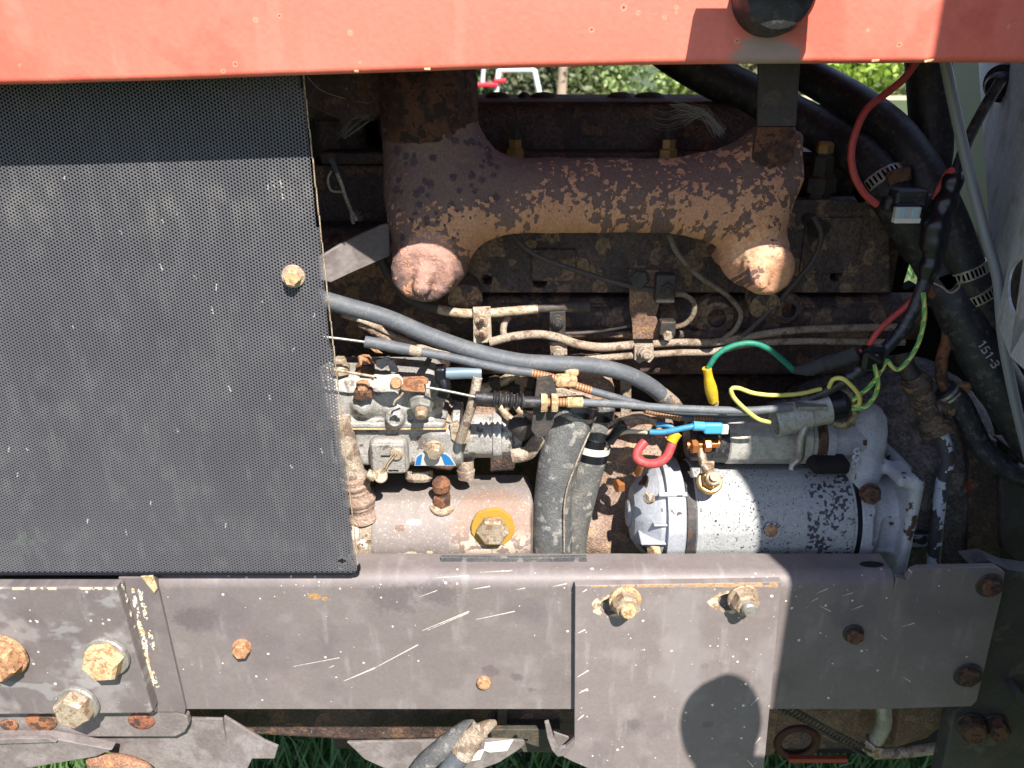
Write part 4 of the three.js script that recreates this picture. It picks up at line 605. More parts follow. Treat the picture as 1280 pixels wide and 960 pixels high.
// coolant hose and control cables, in the sun
{
  const h = thing('coolant_hose', 'long grey rubber hose sweeping from the panel edge down to the wiring', 'hose', [640, 470, -0.07]), hp = [[392, 371, -0.045], [430, 382, -0.05], [482, 397, -0.055], [540, 421, -0.06], [596, 440, -0.062], [650, 452, -0.066], [704, 455, -0.07], [744, 458, -0.074], [782, 467, -0.078], [812, 482, -0.084], [832, 498, -0.09]];
  part(h, 'hose_body', sweep(hp, len(10.6, W(640, 450, -0.066)), { k: 20, n: 90 }), M.rubber); part(h, 'hose_end', sweep([[826, 493, -0.088], [838, 502, -0.093], [850, 513, -0.1]], (t) => 0.0076 - 0.001 * t), M.dirtyTan);
  const b = thing('stop_cable', 'grey sleeved control cable running under the coolant hose', 'control cable', [640, 470, -0.06]);
  part(b, 'inner_rod', sweep([[405, 421, -0.035], [430, 424, -0.037], [460, 428, -0.038]], 0.0011), M.zinc);
  part(b, 'sleeve', sweep([[456, 427, -0.038], [480, 431, -0.039], [505, 436, -0.041], [512, 437, -0.041]], (t) => (t > 0.93 ? 0.0046 : 0.0049), { n: 30 }), M.rubber);
  part(b, 'ferrule', sweep([[509, 436.5, -0.041], [520, 439, -0.042], [526, 440, -0.0425]], 0.0044), M.dirtyTan);
  part(b, 'outer_casing', sweep([[525, 440, -0.0425], [560, 446, -0.046], [600, 455, -0.05], [640, 463, -0.054], [664, 466, -0.056]], 0.0037), M.rubber);
  part(b, 'bare_coil', sweep([[663, 466, -0.056], [690, 472, -0.058], [716, 481, -0.06], [738, 488, -0.062]], 0.0036), M.coil);
  part(b, 'lower_casing', sweep([[737, 488, -0.062], [770, 497, -0.063], [810, 508, -0.065], [850, 514, -0.066], [900, 516, -0.066], [960, 515, -0.066]], 0.0034), M.rubber);
  part(b, 'cable_clip', [block(694, 472, 722, 486, -0.054, 0.012, 0.003), block(706, 462, 724, 472, -0.062, 0.01, 0.003)], M.gasket, 'rusted clip over the bare coil');
  const c = thing('throttle_cable', 'throttle cable with a ribbed black boot and two lock nuts', 'throttle cable', [680, 510, -0.04]);
  part(c, 'inner_rod', sweep([[533, 484, -0.034], [560, 489, -0.035], [598, 497, -0.037]], 0.0011), M.zinc);
  part(c, 'ribbed_boot', sweep([[594, 496, -0.037], [620, 499, -0.0385], [650, 502, -0.04], [676, 503, -0.041]], (t) => (t > 0.26 && t < 0.74 ? 0.0058 + 0.0016 * Math.sin((t - 0.26) / 0.48 * Math.PI * 11) : 0.005), { n: 160, k: 22 }), mat(S.blackRubber, 0.0003, { color: new THREE.Color(1.25, 1.25, 1.3) }));
  for (const [px, w, l] of [[676, 8, 'flat tan lock nut touching the boot'], [689, 8, 'second lock nut, toward the threaded end']]) part(c, 'lock_nut', boxUV(orient(hexHead(0.0088, 0.0055), W(px, 503, -0.042), V(1, -0.01, -0.02), 0.2)), M.gasket, l);
  part(c, 'thread_rod', sweep([[672, 503, -0.041], [700, 503, -0.043], [722, 503, -0.044]], 0.0038), M.coil); part(c, 'rusted_ferrule', sweep([[709, 503, -0.0435], [728, 503, -0.0445]], 0.0047, { straight: true }), M.paleRust);
  part(c, 'outer_casing', sweep([[727, 503, -0.0445], [770, 505, -0.046], [820, 509, -0.048], [880, 512, -0.05], [940, 513, -0.05], [990, 509, -0.05]], 0.0034), mat(S.rubber, 0.0003, { color: new THREE.Color(1.25, 1.25, 1.22) }));
  const d = thing('lower_cable', 'thin control cable with bare rusty coil sections above the starter solenoid', 'control cable', [850, 530, -0.07]);
  part(d, 'bare_coil', [sweep([[806, 512, -0.066], [826, 517, -0.067], [850, 522, -0.068]], 0.0034), sweep([[866, 523, -0.068], [878, 523.5, -0.068], [890, 524, -0.068]], 0.0036)], M.coil); part(d, 'casing', [sweep([[848, 521.5, -0.068], [868, 523, -0.068]], 0.0032, { straight: true }), sweep([[888, 524, -0.068], [920, 523, -0.067], [950, 519, -0.066]], 0.0033)], M.rubber);
  const k = thing('cable_bracket', 'dark upright steel bracket gripping the throttle cable nuts', 'bracket', [680, 550, -0.045]);
  part(k, 'bracket_plate', plate([[671, 474], [690, 470], [696, 490], [692, 530], [684, 545], [672, 548], [664, 538], [668, 500]], -0.046, 0.004), mat(S.darkSteel, 0.0006)); part(k, 'pale_arm', plate([[680, 487], [704, 486], [728, 494], [700, 496], [682, 500]], -0.05, 0.003), M.dirtyTan);
  const sp_ = thing('bracket_plate', 'bare tan sheet bracket in the sun behind the throttle cable ferrule', 'bracket', [735, 520, -0.1]);
  part(sp_, 'sheet', [plate([[722, 458], [752, 461], [752, 488], [742, 482], [722, 478]], -0.095, 0.003), plate([[775, 470], [789, 476], [789, 560], [777, 556]], -0.15, 0.004)], M.dirtyTan);
}
// ---------- fuel injection pump ----------
{
  const t = thing('injection_pump', 'light grey alloy fuel injection pump with bolts and a lever on top', 'injection pump', [520, 590, -0.08]);
  const zf = -0.062, A = W(425, 480, zf), B = W(556, 532, zf), C = W(438, 538, zf), D = W(572, 583, zf);
  const tc = V((A.x - 0.03 + B.x) / 2, (A.y + B.y) / 2 + 0.004, zf - 0.03), thx = (B.x - A.x + 0.03) / 2;
  const bs = W(494, 522, -0.054);
  part(t, 'governor_cover', sdf((x, y, z) => {
    let d = rbox(x, y, z, tc, thx, (A.y - B.y) / 2 + 0.004, 0.032, 0.019); d = smin(d, rbox(x, y, z, V(tc.x, B.y + 0.002, tc.z), thx + 0.001, 0.003, 0.035, 0.002), 0.006);
    d = smin(d, cap(x, y, z, W(456, 495, -0.064), W(455, 506, -0.06), 0.008, 0.01), 0.008); d = smin(d, cap(x, y, z, V(bs.x, bs.y, bs.z - 0.012), bs, 0.0085, 0.0085), 0.006); d = Math.max(d, -(Math.hypot(x - bs.x, y - bs.y) < 0.02 ? cap(x, y, z, V(bs.x, bs.y, bs.z), V(bs.x, bs.y, bs.z + 0.03), 0.0042, 0.0042) : 1));
    return d + (fbm(x * 160, y * 160 + z * 100, 55, 3) - 0.5) * 0.0009;
  }, [A.x - 0.05, B.y - 0.012, zf - 0.075], [B.x + 0.02, A.y + 0.03, -0.035], 0.0018), M.alu);
  part(t, 'gasket_lip', slab(tc.x, B.y - 0.0015, tc.z, thx * 2 + 0.004, 0.0022, 0.069, 0.001), M.paleRust);
  part(t, 'pump_body', sdf((x, y, z) => smin(rbox(x, y, z, V((C.x - 0.03 + D.x) / 2, (C.y + D.y) / 2, zf - 0.036), (D.x - C.x + 0.03) / 2, (C.y - D.y) / 2 + 0.002, 0.034, 0.006), rbox(x, y, z, V(W(552, 560, zf).x, W(552, 556, zf).y, zf - 0.01), 0.013, 0.016, 0.012, 0.006), 0.006) + (fbm(x * 160, y * 160, 57, 3) - 0.5) * 0.0008, [C.x - 0.05, D.y - 0.012, zf - 0.08], [D.x + 0.01, C.y + 0.01, zf + 0.012], 0.002), M.alu);
  const cc = W(486, 572, -0.05), ch = Math.abs(W(486, 548, -0.05).y - W(486, 592, -0.05).y) / 2;
  part(t, 'inspection_cover', [slab(cc.x, cc.y, -0.056, len(49, cc), ch * 2, 0.016, 0.007), slab(cc.x, cc.y, -0.0495, len(42, cc), ch * 2 - 0.006, 0.005, 0.002)], mat(S.alu, 0.0008, { metalness: 0.2, color: new THREE.Color(0.8, 0.78, 0.76) }));
  part(t, 'slot_screw', boxUV(orient(disc(0.0058, 0.004), W(496, 566, -0.048), Z)), M.steelTan);
  part(t, 'cover_slot', [slab(...W(482, 570, -0.0472).toArray(), 0.008, 0.0016, 0.0012, 0.0004), slab(...W(492, 588, -0.0472).toArray(), 0.009, 0.0016, 0.0012, 0.0004)], M.void);
  part(t, 'seal_wire', [sweep([[493, 566, -0.043], [484, 577, -0.043], [478, 588, -0.042], [474, 593, -0.042]], 0.0008), sweep([[496, 567, -0.043], [486, 579, -0.043], [480, 590, -0.042], [472, 596, -0.042]], 0.0008)], M.steelTan);
  part(t, 'lead_seal', [sweep([[459, 591, -0.042], [469, 597, -0.042]], 0.0042, { straight: true }), boxUV(orient(disc(0.0062, 0.003), W(476, 595, -0.043), V(0.1, 0.5, 1)))], M.steelTan);
  const sk = (pts, m, z, l) => part(t, 'sticker', plate(pts, z, 0.0006, { bevel: 0.0001 }), m, l);
  sk([[518, 582], [520, 571], [526, 566], [556, 566], [564, 571], [570, 582]], M.stickerGrey, zf + 0.0062, 'pale sticker on the pump body'); sk([[519, 581], [521, 572], [526, 568], [528, 568], [526, 581]], M.blueSticker, zf + 0.0068, 'blue patch of the sticker'); sk([[551, 568], [557, 568], [562, 572], [568, 581], [556, 581]], M.blueSticker, zf + 0.0068, 'larger blue patch of the sticker');
  bolt(t, [543, 560, -0.054], V(0, -0.25, 1), 0.0068, 0.007, M.steelTan, { washer: 0.009, spin: 0.2 });
  bolt(t, [527, 503, -0.05], V(0.05, -0.55, 1), 0.0096, 0.006, M.zinc, { washer: 0.0105, spin: 0.1, stud: 0.0055, studH: 0.008, sm: M.steelTan, label: 'bright plug screw on the cover' });
  for (const [px, py, z, m, l] of [[426, 466, -0.07, M.steelTan, 'grey top bolt by the panel'], [457, 464, -0.072, M.rust, 'rusty top bolt'], [455, 496, -0.052, M.rust, 'rusty bolt on the front boss']]) { const p = W(px, py, z); part(t, 'nut', boxUV(orient(hexHead(0.0088, 0.008), p, Y)), m === M.rust ? M.darkRust : m, l); part(t, 'bolt_top', boxUV(orient(hexHead(0.0062, 0.006), p.clone().add(V(0, 0.008, 0)), Y, 0.4)), m); }
  // timing head: barrel in line with the pump
  const g0 = W(566, 543, -0.092), gx = (px) => W(px, 543, -0.092).x - g0.x;
  part(t, 'hydraulic_head', lathe([[0, 0.026], [0.002, 0.03], [gx(578), 0.03], [gx(580), 0.0215], [gx(616), 0.0215], [gx(617), 0.0235], [gx(627), 0.0235], [gx(628), 0.0195], [gx(640), 0.019], [gx(642), 0.014], [gx(652), 0.013], [gx(653), 0]], g0, X), M.alu);
  part(t, 'lever_fork', [plate([[562, 531], [572, 528], [580, 545], [574, 556], [564, 549]], -0.058, 0.006), plate([[579, 532], [588, 542], [586, 552], [579, 556], [575, 548]], -0.054, 0.005)], M.steelTan);
  part(t, 'lever_rod', sweep([[575, 551, -0.052], [583, 527, -0.047], [590, 505, -0.043], [597, 472, -0.045]], 0.0042), M.dirtyTan);
  part(t, 'delivery_union', [...[[624, 478], [643, 486], [660, 476]].map(([px, py], i) => lathe([[0, 0.0075], [0.012, 0.0075], [0.013, 0.0055], [0.024, 0.0055], [0.025, 0]], W(px, py + 22, -0.1), V(0.2 * (i - 1), 1, 0.15), 6, 0.3)), lathe([[0, 0.0095], [0.016, 0.0095], [0.018, 0]], W(645, 527, -0.075), V(0.5, -0.3, 0.6))], M.darkSteel);
  part(t, 'delivery_pipe', [sweep([[622, 500, -0.09], [634, 520, -0.08], [650, 530, -0.075], [664, 532, -0.08], [680, 520, -0.09]], 0.0036), sweep([[640, 496, -0.09], [652, 516, -0.078], [668, 522, -0.078], [684, 508, -0.09]], 0.0034), sweep([[600, 487, -0.1], [618, 482, -0.1], [640, 470, -0.1], [652, 462, -0.1]], 0.005)], M.steelTan);
  part(t, 'union_block', [slab(...W(628, 497, -0.1).toArray(), 0.016, 0.02, 0.02, 0.003), slab(...W(655, 478, -0.105).toArray(), 0.018, 0.02, 0.02, 0.003), slab(...W(608, 510, -0.105).toArray(), 0.03, 0.02, 0.03, 0.004)], mat(S.castTan, 0.001, { color: new THREE.Color(0.9, 0.85, 0.8) }));
  part(t, 'elbow_fitting', sweep([[676, 546, -0.075], [668, 556, -0.073], [660, 566, -0.072], [640, 570, -0.072]], 0.0068), M.dirtyTan);
  part(t, 'drain_plug', lathe([[0, 0.0075], [0.009, 0.0075], [0.01, 0.0085], [0.018, 0.0075], [0.019, 0]], W(582, 575, -0.078), V(0, -1, 0.1)), M.dirtyTan); part(t, 'drain_plug', boxUV(orient(disc(0.013, 0.01), W(524, 588, -0.08), V(0, -0.8, 0.3))), M.dirtyTan);
  part(t, 'solenoid_cap', sweep([[556, 467, -0.05], [580, 466, -0.05], [602, 466, -0.05]], (q) => (q > 0.95 ? 0.0046 : 0.0052)), plain(120, 138, 150, { metalness: 0.3, roughness: 0.35 })); part(t, 'black_clip', [slab(...W(551, 468, -0.05).toArray(), 0.01, 0.016, 0.014, 0.003), sweep([[553, 474, -0.047], [556, 484, -0.045], [553, 494, -0.046]], 0.0055)], M.tape);
  part(t, 'black_stop_arm', plate([[534, 448], [540, 450], [526, 478], [516, 476], [522, 464]], -0.05, 0.003), M.tape);
  const L = thing('throttle_lever', 'pale drop-shaped throttle lever with a rusty fork on the injection pump', 'throttle lever', [495, 485, -0.042]);
  part(L, 'lever_arm', plate([[464, 471], [468, 469], [480, 470], [490, 469], [498, 469], [503, 474], [504, 480], [500, 486], [493, 488], [484, 486], [468, 478], [464, 475]], -0.0385, 0.003, { holes: [[469, 473, 1.8]] }), plain(196, 190, 176, { roughness: 0.5 }));
  part(L, 'fork_block', plate([[502, 475], [528, 474], [534, 477], [535, 480], [530, 481], [531, 485], [532, 491], [506, 489], [500, 486]], -0.041, 0.008), mat(S.rust, 0.0006, { color: new THREE.Color(0.8, 0.72, 0.7) }));
  part(L, 'pivot', boxUV(orient(disc(0.0048, 0.004), W(495.5, 478, -0.0385), Z)), M.rust);
  part(L, 'link_rod', sweep([[405, 460, -0.036], [440, 466, -0.036], [468, 471, -0.037]], 0.0012), M.steelTan); part(L, 'spring_hook', sweep([[504, 491, -0.038], [500, 496, -0.038], [494, 501, -0.038], [492, 506, -0.038]], 0.001), M.steelTan);
  const cm = thing('small_clamp', 'small bent sheet clip with an orange stain between cable and pump bolts', 'clip', [480, 465, -0.06]); part(cm, 'clip_sheet', [plate([[470, 450], [486, 446], [489, 454], [477, 462], [470, 458]], -0.058, 0.003), plate([[483, 452], [491, 450], [498, 464], [490, 470]], -0.057, 0.004)], M.alu); part(cm, 'stained_tab', plate([[457, 431], [464, 432], [478, 442], [470, 442]], -0.056, 0.002), M.rust);
}
// ---------- pump housing below ----------
{
  const c = W(565, 657, -0.082), R = 0.037, x0 = W(470, 657, -0.082).x, x1 = W(663, 657, -0.082).x;
  const t = thing('pump_housing', 'brown-grey rounded pump housing with a yellow-ringed plug', 'pump housing', [565, 700, -0.082]);
  part(t, 'housing_body', roundUV(sdf((x, y, z) => smin(cylx(x, y, z, V((x0 + x1) / 2, c.y, c.z), (x1 - x0) / 2, R, 0.003), rbox(x, y, z, V((x0 + x1) / 2, c.y + 0.004, c.z - 0.012), (x1 - x0) / 2, 0.031, 0.03, 0.006), 0.01) + (fbm(x * 130, y * 130 + z * 80, 66, 3) - 0.5) * 0.0008, [x0 - 0.008, c.y - 0.045, c.z - 0.05], [x1 + 0.008, c.y + 0.045, c.z + 0.045], 0.0022), c.y, c.z, R), M.housing);
  part(t, 'end_collar', lathe([[0, 0.0365], [0.003, 0.0395], [0.007, 0.0395], [0.009, 0.037], [0.019, 0.037]], V(x0 - 0.0175, c.y, c.z), X, 48), mat(mottled(256, 0.08, [[150, 136, 118], [206, 198, 184], [112, 92, 76]], { seed: 78, cells: 6, edge: 0.03, levels: [0.48, 0.6], grain: 22 }), 0.001));
  const bz = c.z + R, bp = W(616, 660, bz - 0.0008);
  part(t, 'paint_ring', (() => { const n = 60, s = new THREE.Shape(); for (let i = 0; i <= n; i++) { const a = i / n * Math.PI * 2, r = 0.0196 + 0.0026 * (fbm(Math.cos(a) * 4 + 9, Math.sin(a) * 4 + 9, 87, 3) - 0.4); i ? s.lineTo(Math.cos(a) * r, Math.sin(a) * r) : s.moveTo(Math.cos(a) * r, Math.sin(a) * r); } return boxUV(orient(new THREE.ExtrudeGeometry(s, { depth: 0.0022, bevelEnabled: true, bevelSize: 0.0006, bevelThickness: 0.0006, bevelOffset: -0.0006, bevelSegments: 1 }), bp.clone().add(V(0, 0, -0.002)), V(0, 0.02, 1))); })(), M.yellowRing, 'yellow sealant ring round the plug');
  bolt(t, bp.clone().add(V(0, 0, 0.001)), V(0, -0.05, 1), 0.0145, 0.009, M.steelTan, { spin: 0.52, label: 'large worn hexagon plug' });
  const f = W(553, 628, -0.066); part(t, 'washer_seat', boxUV(orient(disc(0.0128, 0.003), f.clone().add(V(0, -0.003, 0)), V(0, 1, 0.35))), M.steelTan); part(t, 'bleed_screw', [boxUV(orient(hexHead(0.0086, 0.011), f, V(0, 1, 0.2))), lathe([[0.01, 0.0062], [0.016, 0.0062], [0.017, 0.0082], [0.024, 0.0082], [0.027, 0.006], [0.029, 0]], f, V(0, 1, 0.2), 22)], mat(S.darkRust, 0.0008, { color: new THREE.Color(1.7, 1.6, 1.5) }));
  part(t, 'raised_mark', slab(...W(500, 662, bz - 0.0045).toArray(), 0.008, 0.008, 0.003, 0.001), mat(S.castTan, 0.0006));
  const v = thing('oil_pipe', 'dirt-caked upright pipe beside the edge of the perforated panel', 'pipe', [450, 650, -0.06]);
  part(v, 'pipe_body', sweep([[424, 520, -0.06], [434, 560, -0.06], [444, 600, -0.06]], (q) => 0.0095 + 0.001 * q, { k: 20 }), M.dirtyTan); part(v, 'pipe_coupling', sweep([[442, 594, -0.06], [450, 624, -0.06], [455, 648, -0.06]], (q) => 0.0125 + 0.0015 * Math.sin(q * 14) * st(0.1, 0.3, q) + 0.001 * vn(q * 20, 2, 3), { k: 24, n: 60 }), M.castTan);
  const rub = thing('rubber_strip', 'black ribbed rubber strip lying along the rail flange', 'rubber strip', W(640, 702, -0.02)); part(rub, 'strip', plate([[551, 696.5], [640, 697.5], [690, 697], [733, 696], [734, 703], [700, 705.5], [640, 706], [600, 706.5], [551, 705]], -0.0215, 0.004), mat(S.hoseRubber, 0.0008, { color: new THREE.Color(0.75, 0.75, 0.75) }));
}
// ---------- the two thick rubber hoses ----------
{
  const h = thing('front_bottom_hose', 'thick scuffed grey rubber hose curving down, front of the pair', 'hose', [690, 700, -0.075]), hp = [[722, 508, -0.082], [711, 535, -0.078], [700, 570, -0.074], [692, 615, -0.072], [690, 660, -0.072], [691, 712, -0.072]];
  part(h, 'hose_body', sweep(hp, (q) => 0.0185 + 0.0008 * Math.sin(q * 9), { k: 28, n: 60 }), M.hoseRubber); part(h, 'mould_seam', sweep([[737, 540, -0.068], [722, 575, -0.06], [707, 620, -0.054], [705, 690, -0.054]], 0.0008), M.dirtyTan);
  part(h, 'tape_band', sweep([[724, 502, -0.083], [718, 518, -0.081], [711, 534, -0.079]], 0.0191, { k: 28 }), M.tape); part(h, 'clamp_band', sweep([[719.5, 513, -0.081], [718, 518, -0.0808]], 0.0196, { k: 28, straight: true }), M.zinc);
  const g = thing('rear_bottom_hose', 'thick grey rubber hose behind the scuffed front one, with striped bands', 'hose', [715, 700, -0.1]), gp = [[748, 494, -0.108], [744, 530, -0.105], [737, 570, -0.102], [724, 620, -0.098], [714, 665, -0.096], [711, 712, -0.096]];
  part(g, 'hose_body', sweep(gp, 0.0165, { k: 28, n: 60 }), mat(S.hoseRubber, 0.0008, { color: new THREE.Color(1.08, 1.06, 1) }));
  part(g, 'upper_band', sweep([[746.5, 508, -0.107], [745, 521, -0.106]], 0.017, { k: 28, straight: true }), M.tape); part(g, 'tape_band', sweep([[742.5, 545, -0.104], [737, 572, -0.102]], 0.0171, { k: 28, straight: true }), M.tape); part(g, 'clamp_band', sweep([[740.5, 554, -0.1035], [739, 562, -0.103]], 0.0177, { k: 28, straight: true }), M.white);
  const e = thing('water_elbow', 'rust-caked cast elbow feeding the two thick hoses', 'pipe elbow', [735, 505, -0.1]); part(e, 'elbow_casting', sdf((x, y, z) => { const a = W(722, 500, -0.086), b = W(748, 490, -0.108), c = W(735, 476, -0.11); return smin(smin(cap(x, y, z, a, c, 0.0155, 0.017), cap(x, y, z, b, c, 0.0145, 0.017), 0.012), rbox(x, y, z, W(732, 462, -0.125), 0.018, 0.012, 0.015, 0.005), 0.012) + (fbm(x * 200, y * 200 + z * 90, 88, 3) - 0.5) * 0.003; }, [W(690, 520, -0.09).x, W(735, 525, -0.09).y, -0.16], [W(790, 520, -0.1).x, W(735, 430, -0.1).y, -0.06], 0.0026), M.castTan);
}
// ---------- starter motor ----------
{
  const c = W(940, 641, -0.1), R = 0.053, xs = (px) => W(px, 641, -0.1).x, P0 = V(xs(790), c.y, c.z), s = (px) => xs(px) - P0.x;
  const t = thing('starter_motor', 'silver painted starter motor with a flaked round body above the rail', 'starter motor', [940, 700, -0.1]);
  part(t, 'motor_body', lathe([[s(856), R - 0.002], [s(857.5), R], [s(1044), R], [s(1047), R - 0.002]], P0, X, 96, 0.4), M.starter);
  part(t, 'flaked_end', lathe([[s(985), R + 0.0004], [s(1040), R + 0.0004], [s(1041), R]], P0, X, 96, 0.4), M.starterFlaked, 'badly flaked end of the body');
  part(t, 'joint_band', lathe([[s(845), R - 0.004], [s(846), R - 0.0015], [s(856), R - 0.0015], [s(857), R - 0.004]], P0, X, 96, 0.4), mat(S.darkSteel, 0.0006, { metalness: 0.1 }));
  part(t, 'brush_cover', lathe([[s(822), R - 0.007], [s(823), R + 0.001], [s(843), R + 0.001], [s(845), R - 0.002]], P0, X, 96, 0.4), M.nose);
  part(t, 'end_plate', lathe([[s(787), 0], [s(787), 0.017], [s(789), 0.026], [s(797), 0.035], [s(808), 0.043], [s(816), 0.0475], [s(822.5), 0.0485]], P0, X, 48, 0.35), M.nose);
  const rib = (a0, a1, px0, px1, r0, r1, m = M.nose) => { const am = (a0 + a1) / 2, n = V(0, Math.sin(am), Math.cos(am)), w = (a1 - a0) * (r0 + r1) / 2; return boxUV(new RoundedBoxGeometry(xs(px1) - xs(px0), w, r1 - r0, 1, 0.0012).rotateX(-am).translate((xs(px0) + xs(px1)) / 2, c.y + n.y * (r0 + r1) / 2, c.z + n.z * (r0 + r1) / 2)); };
  for (const q of [rib(0.8, 0.9, 812, 846, 0.035, R + 0.003), rib(0.28, 0.34, 806, 824, 0.03, R - 0.002), rib(-0.1, -0.03, 792, 824, 0.02, R - 0.002)]) part(t, 'end_rib', q, M.nose);
  part(t, 'bearing_cap', lathe([[s(783), 0], [s(783), 0.012], [s(785), 0.014], [s(788), 0.014]], P0, X, 40), M.nose);
  bolt(t, [814, 622, -0.055], V(-0.8, 0.1, 0.5), 0.0056, 0.006, M.dirtyTan); bolt(t, V(xs(812), W(812, 690, -0.05).y, -0.055), V(-0.8, 0, 0.5), 0.0066, 0.007, M.paleRust);
  const sc = (px, py) => { const p = W(px, py, -0.05), a = Math.asin(Math.min(1, (p.y - c.y) / R)), n = V(0, Math.sin(a), Math.cos(a)); return [V(p.x, c.y + n.y * R, c.z + n.z * R), n]; };
  { const [p, n] = sc(963, 662); part(t, 'screw_recess', boxUV(orient(disc(0.0088, 0.0012, 0.006), p.clone().addScaledVector(n, -0.0002), n)), M.starterFlaked); bolt(t, p.clone().addScaledVector(n, -0.0006), n, 0.006, 0.0014, M.rust, { round: true, name: 'pole_screw' }); }
  { const [p, n] = sc(895, 652); part(t, 'casting_dot', boxUV(orient(disc(0.0012, 0.0006), p, n)), M.darkSteel); }
  // drive end bracket
  const q = (px, py, z) => W(px, py, z), zc = c.z, b0 = V(xs(1052), c.y, zc), topk = q(1078, 520, -0.105), ear = q(1097, 605, -0.075);
  part(t, 'drive_housing', sdf((x, y, z) => {
    let d = cylx(x, y, z, V(xs(1057), c.y, zc), xs(1057) - xs(1047), R + 0.001, 0.003);
    d = smin(d, cylx(x, y, z, V(xs(1080), c.y, zc), xs(1112) - xs(1080), R - 0.009, 0.004), 0.006);
    d = smin(d, cap(x, y, z, q(1084, 524, -0.1), q(1078, 590, -0.085), 0.0155, 0.0165), 0.006);
    d = smin(d, cylx(x, y, z, V(xs(1052), q(1050, 545, -0.098).y, -0.1), xs(1080) - xs(1052), 0.02, 0.004), 0.008);
    d = smin(d, rbox(x, y, z, V(xs(1104), c.y + 0.004, zc + 0.006), 0.0055, 0.062, 0.05, 0.006), 0.004);
    d = smin(d, rbox(x, y, z, V(xs(1092), q(1092, 590, -0.07).y, -0.066), 0.0085, 0.006, 0.018, 0.004), 0.008);
    d = Math.max(d, -(rbox(x, y, z, V(xs(1087), c.y + 0.002, -0.048), 0.0085, 0.021, 0.013, 0.005)));
    d = Math.max(d, -(rbox(x, y, z, V(xs(1066), c.y + 0.016, -0.044), 0.0022, 0.02, 0.01, 0.002)));
    return d + (fbm(x * 180, y * 180 + z * 90, 99, 3) - 0.5) * 0.0011;
  }, [xs(1030), c.y - 0.075, zc - 0.07], [xs(1135), topk.y + 0.03, zc + 0.075], 0.0022), M.nose);
  bolt(t, [1087, 616, -0.06], V(-0.2, 0.1, 1), 0.0085, 0.008, M.darkRust, { washer: 0.0095, label: 'brown rusted mounting bolt in its pocket' });
  part(t, 'raised_mark', [0, 1, 2].map((i) => boxUV(orient(disc(0.0034, 0.001, 0.0016), W(1071 - i * 1.5, 564 + i * 8, -0.0665), V(-0.1, 0.35, 1)))), M.nose);
  // solenoid
  const o = V(xs(905), W(960, 547, -0.1).y, -0.098), k = (px) => W(px, 547, -0.098).x - W(905, 547, -0.098).x; o.x = W(905, 547, -0.098).x;
  part(t, 'solenoid_can', lathe([[0, 0.0222], [0.0015, 0.0236], [k(1006), 0.0236], [k(1008), 0.0226], [k(1024), 0.0226]], o, X, 64, 0.5), mat(S.zinc, 0.0002, { metalness: 0.15, color: new THREE.Color(1.2, 1.22, 1.24) }));
  part(t, 'solenoid_cap', lathe([[k(858), 0], [k(858), 0.017], [k(861), 0.0205], [k(884), 0.0212], [k(886), 0.0222], [0.0005, 0.0224]], o, X, 64, 0.5), mat(S.blackRubber, 0.0003, { color: new THREE.Color(1.3, 1.3, 1.45) }));
  part(t, 'solenoid_neck', lathe([[k(1024), 0.0228], [k(1026), 0.024], [k(1034), 0.024], [k(1035), 0.021], [k(1072), 0.021]], o, X, 48, 0.5), mat(S.nose, 0.0006, { color: new THREE.Color(0.86, 0.84, 0.84) }));
  part(t, 'rust_collar', lathe([[k(1012), 0.0236], [k(1014), 0.0244], [k(1022), 0.0244], [k(1024), 0.0236]], o, X, 48, 0.5), M.darkRust);
  part(t, 'rubber_boot', slab(W(1035, 582, -0.07).x, W(1035, 580, -0.07).y, -0.075, 0.034, 0.013, 0.03, 0.004), M.void);
  const th = (px, py, z) => W(px, py, z);
  part(t, 'terminal_stud', [lathe([[0, 0.0038], [0.03, 0.0038]], th(858, 556, -0.07), V(1, 0, -0.1), 16)], M.copper); part(t, 'terminal_nut', [boxUV(orient(hexHead(0.0068, 0.006), th(864, 558, -0.066), V(1, 0, -0.1))), boxUV(orient(hexHead(0.0068, 0.006), th(880, 556, -0.067), V(1, 0, -0.1), 0.4))], M.copper);
  part(t, 'terminal_strap', [sweep([[876, 560, -0.068], [877, 570, -0.064], [880, 580, -0.058], [886, 588, -0.054]], 0.0042, { flat: 0.4 }), slab(...th(884, 584, -0.057).toArray(), 0.012, 0.012, 0.003, 0.001)], M.steelTan);
  const fp = th(889, 600, -0.053), fd = V(0.05, 0.7, 0.75); part(t, 'field_terminal', [boxUV(orient(disc(0.0115, 0.005), fp.clone().addScaledVector(fd, -0.008), fd)), boxUV(orient(hexHead(0.0088, 0.008), fp.clone().addScaledVector(fd, -0.004), fd))], M.brass); part(t, 'field_nut', [boxUV(orient(disc(0.0068, 0.004), fp.clone().addScaledVector(fd, 0.004), fd)), lathe([[0, 0.0042], [0.012, 0.0042], [0.013, 0]], fp, fd, 18)], M.steelTan);
  part(t, 'black_block', slab(...th(886, 548, -0.078).toArray(), 0.022, 0.012, 0.012, 0.004), M.black); part(t, 'joint_gap', lathe([[s(1043.5), R - 0.001], [s(1044), R + 0.0009], [s(1049), R + 0.0009], [s(1050), R - 0.002]], P0, X, 96, 0.4), M.tape);
  const gl = thing('conduit_clip', 'galvanized curved clip wrapped over the solenoid, holding a black conduit end', 'conduit clip', [1000, 530, -0.06]);
  const ca = W(967, 525, -0.063), cb = W(1034, 509, -0.066), cd = cb.clone().sub(ca), CL = cd.length();
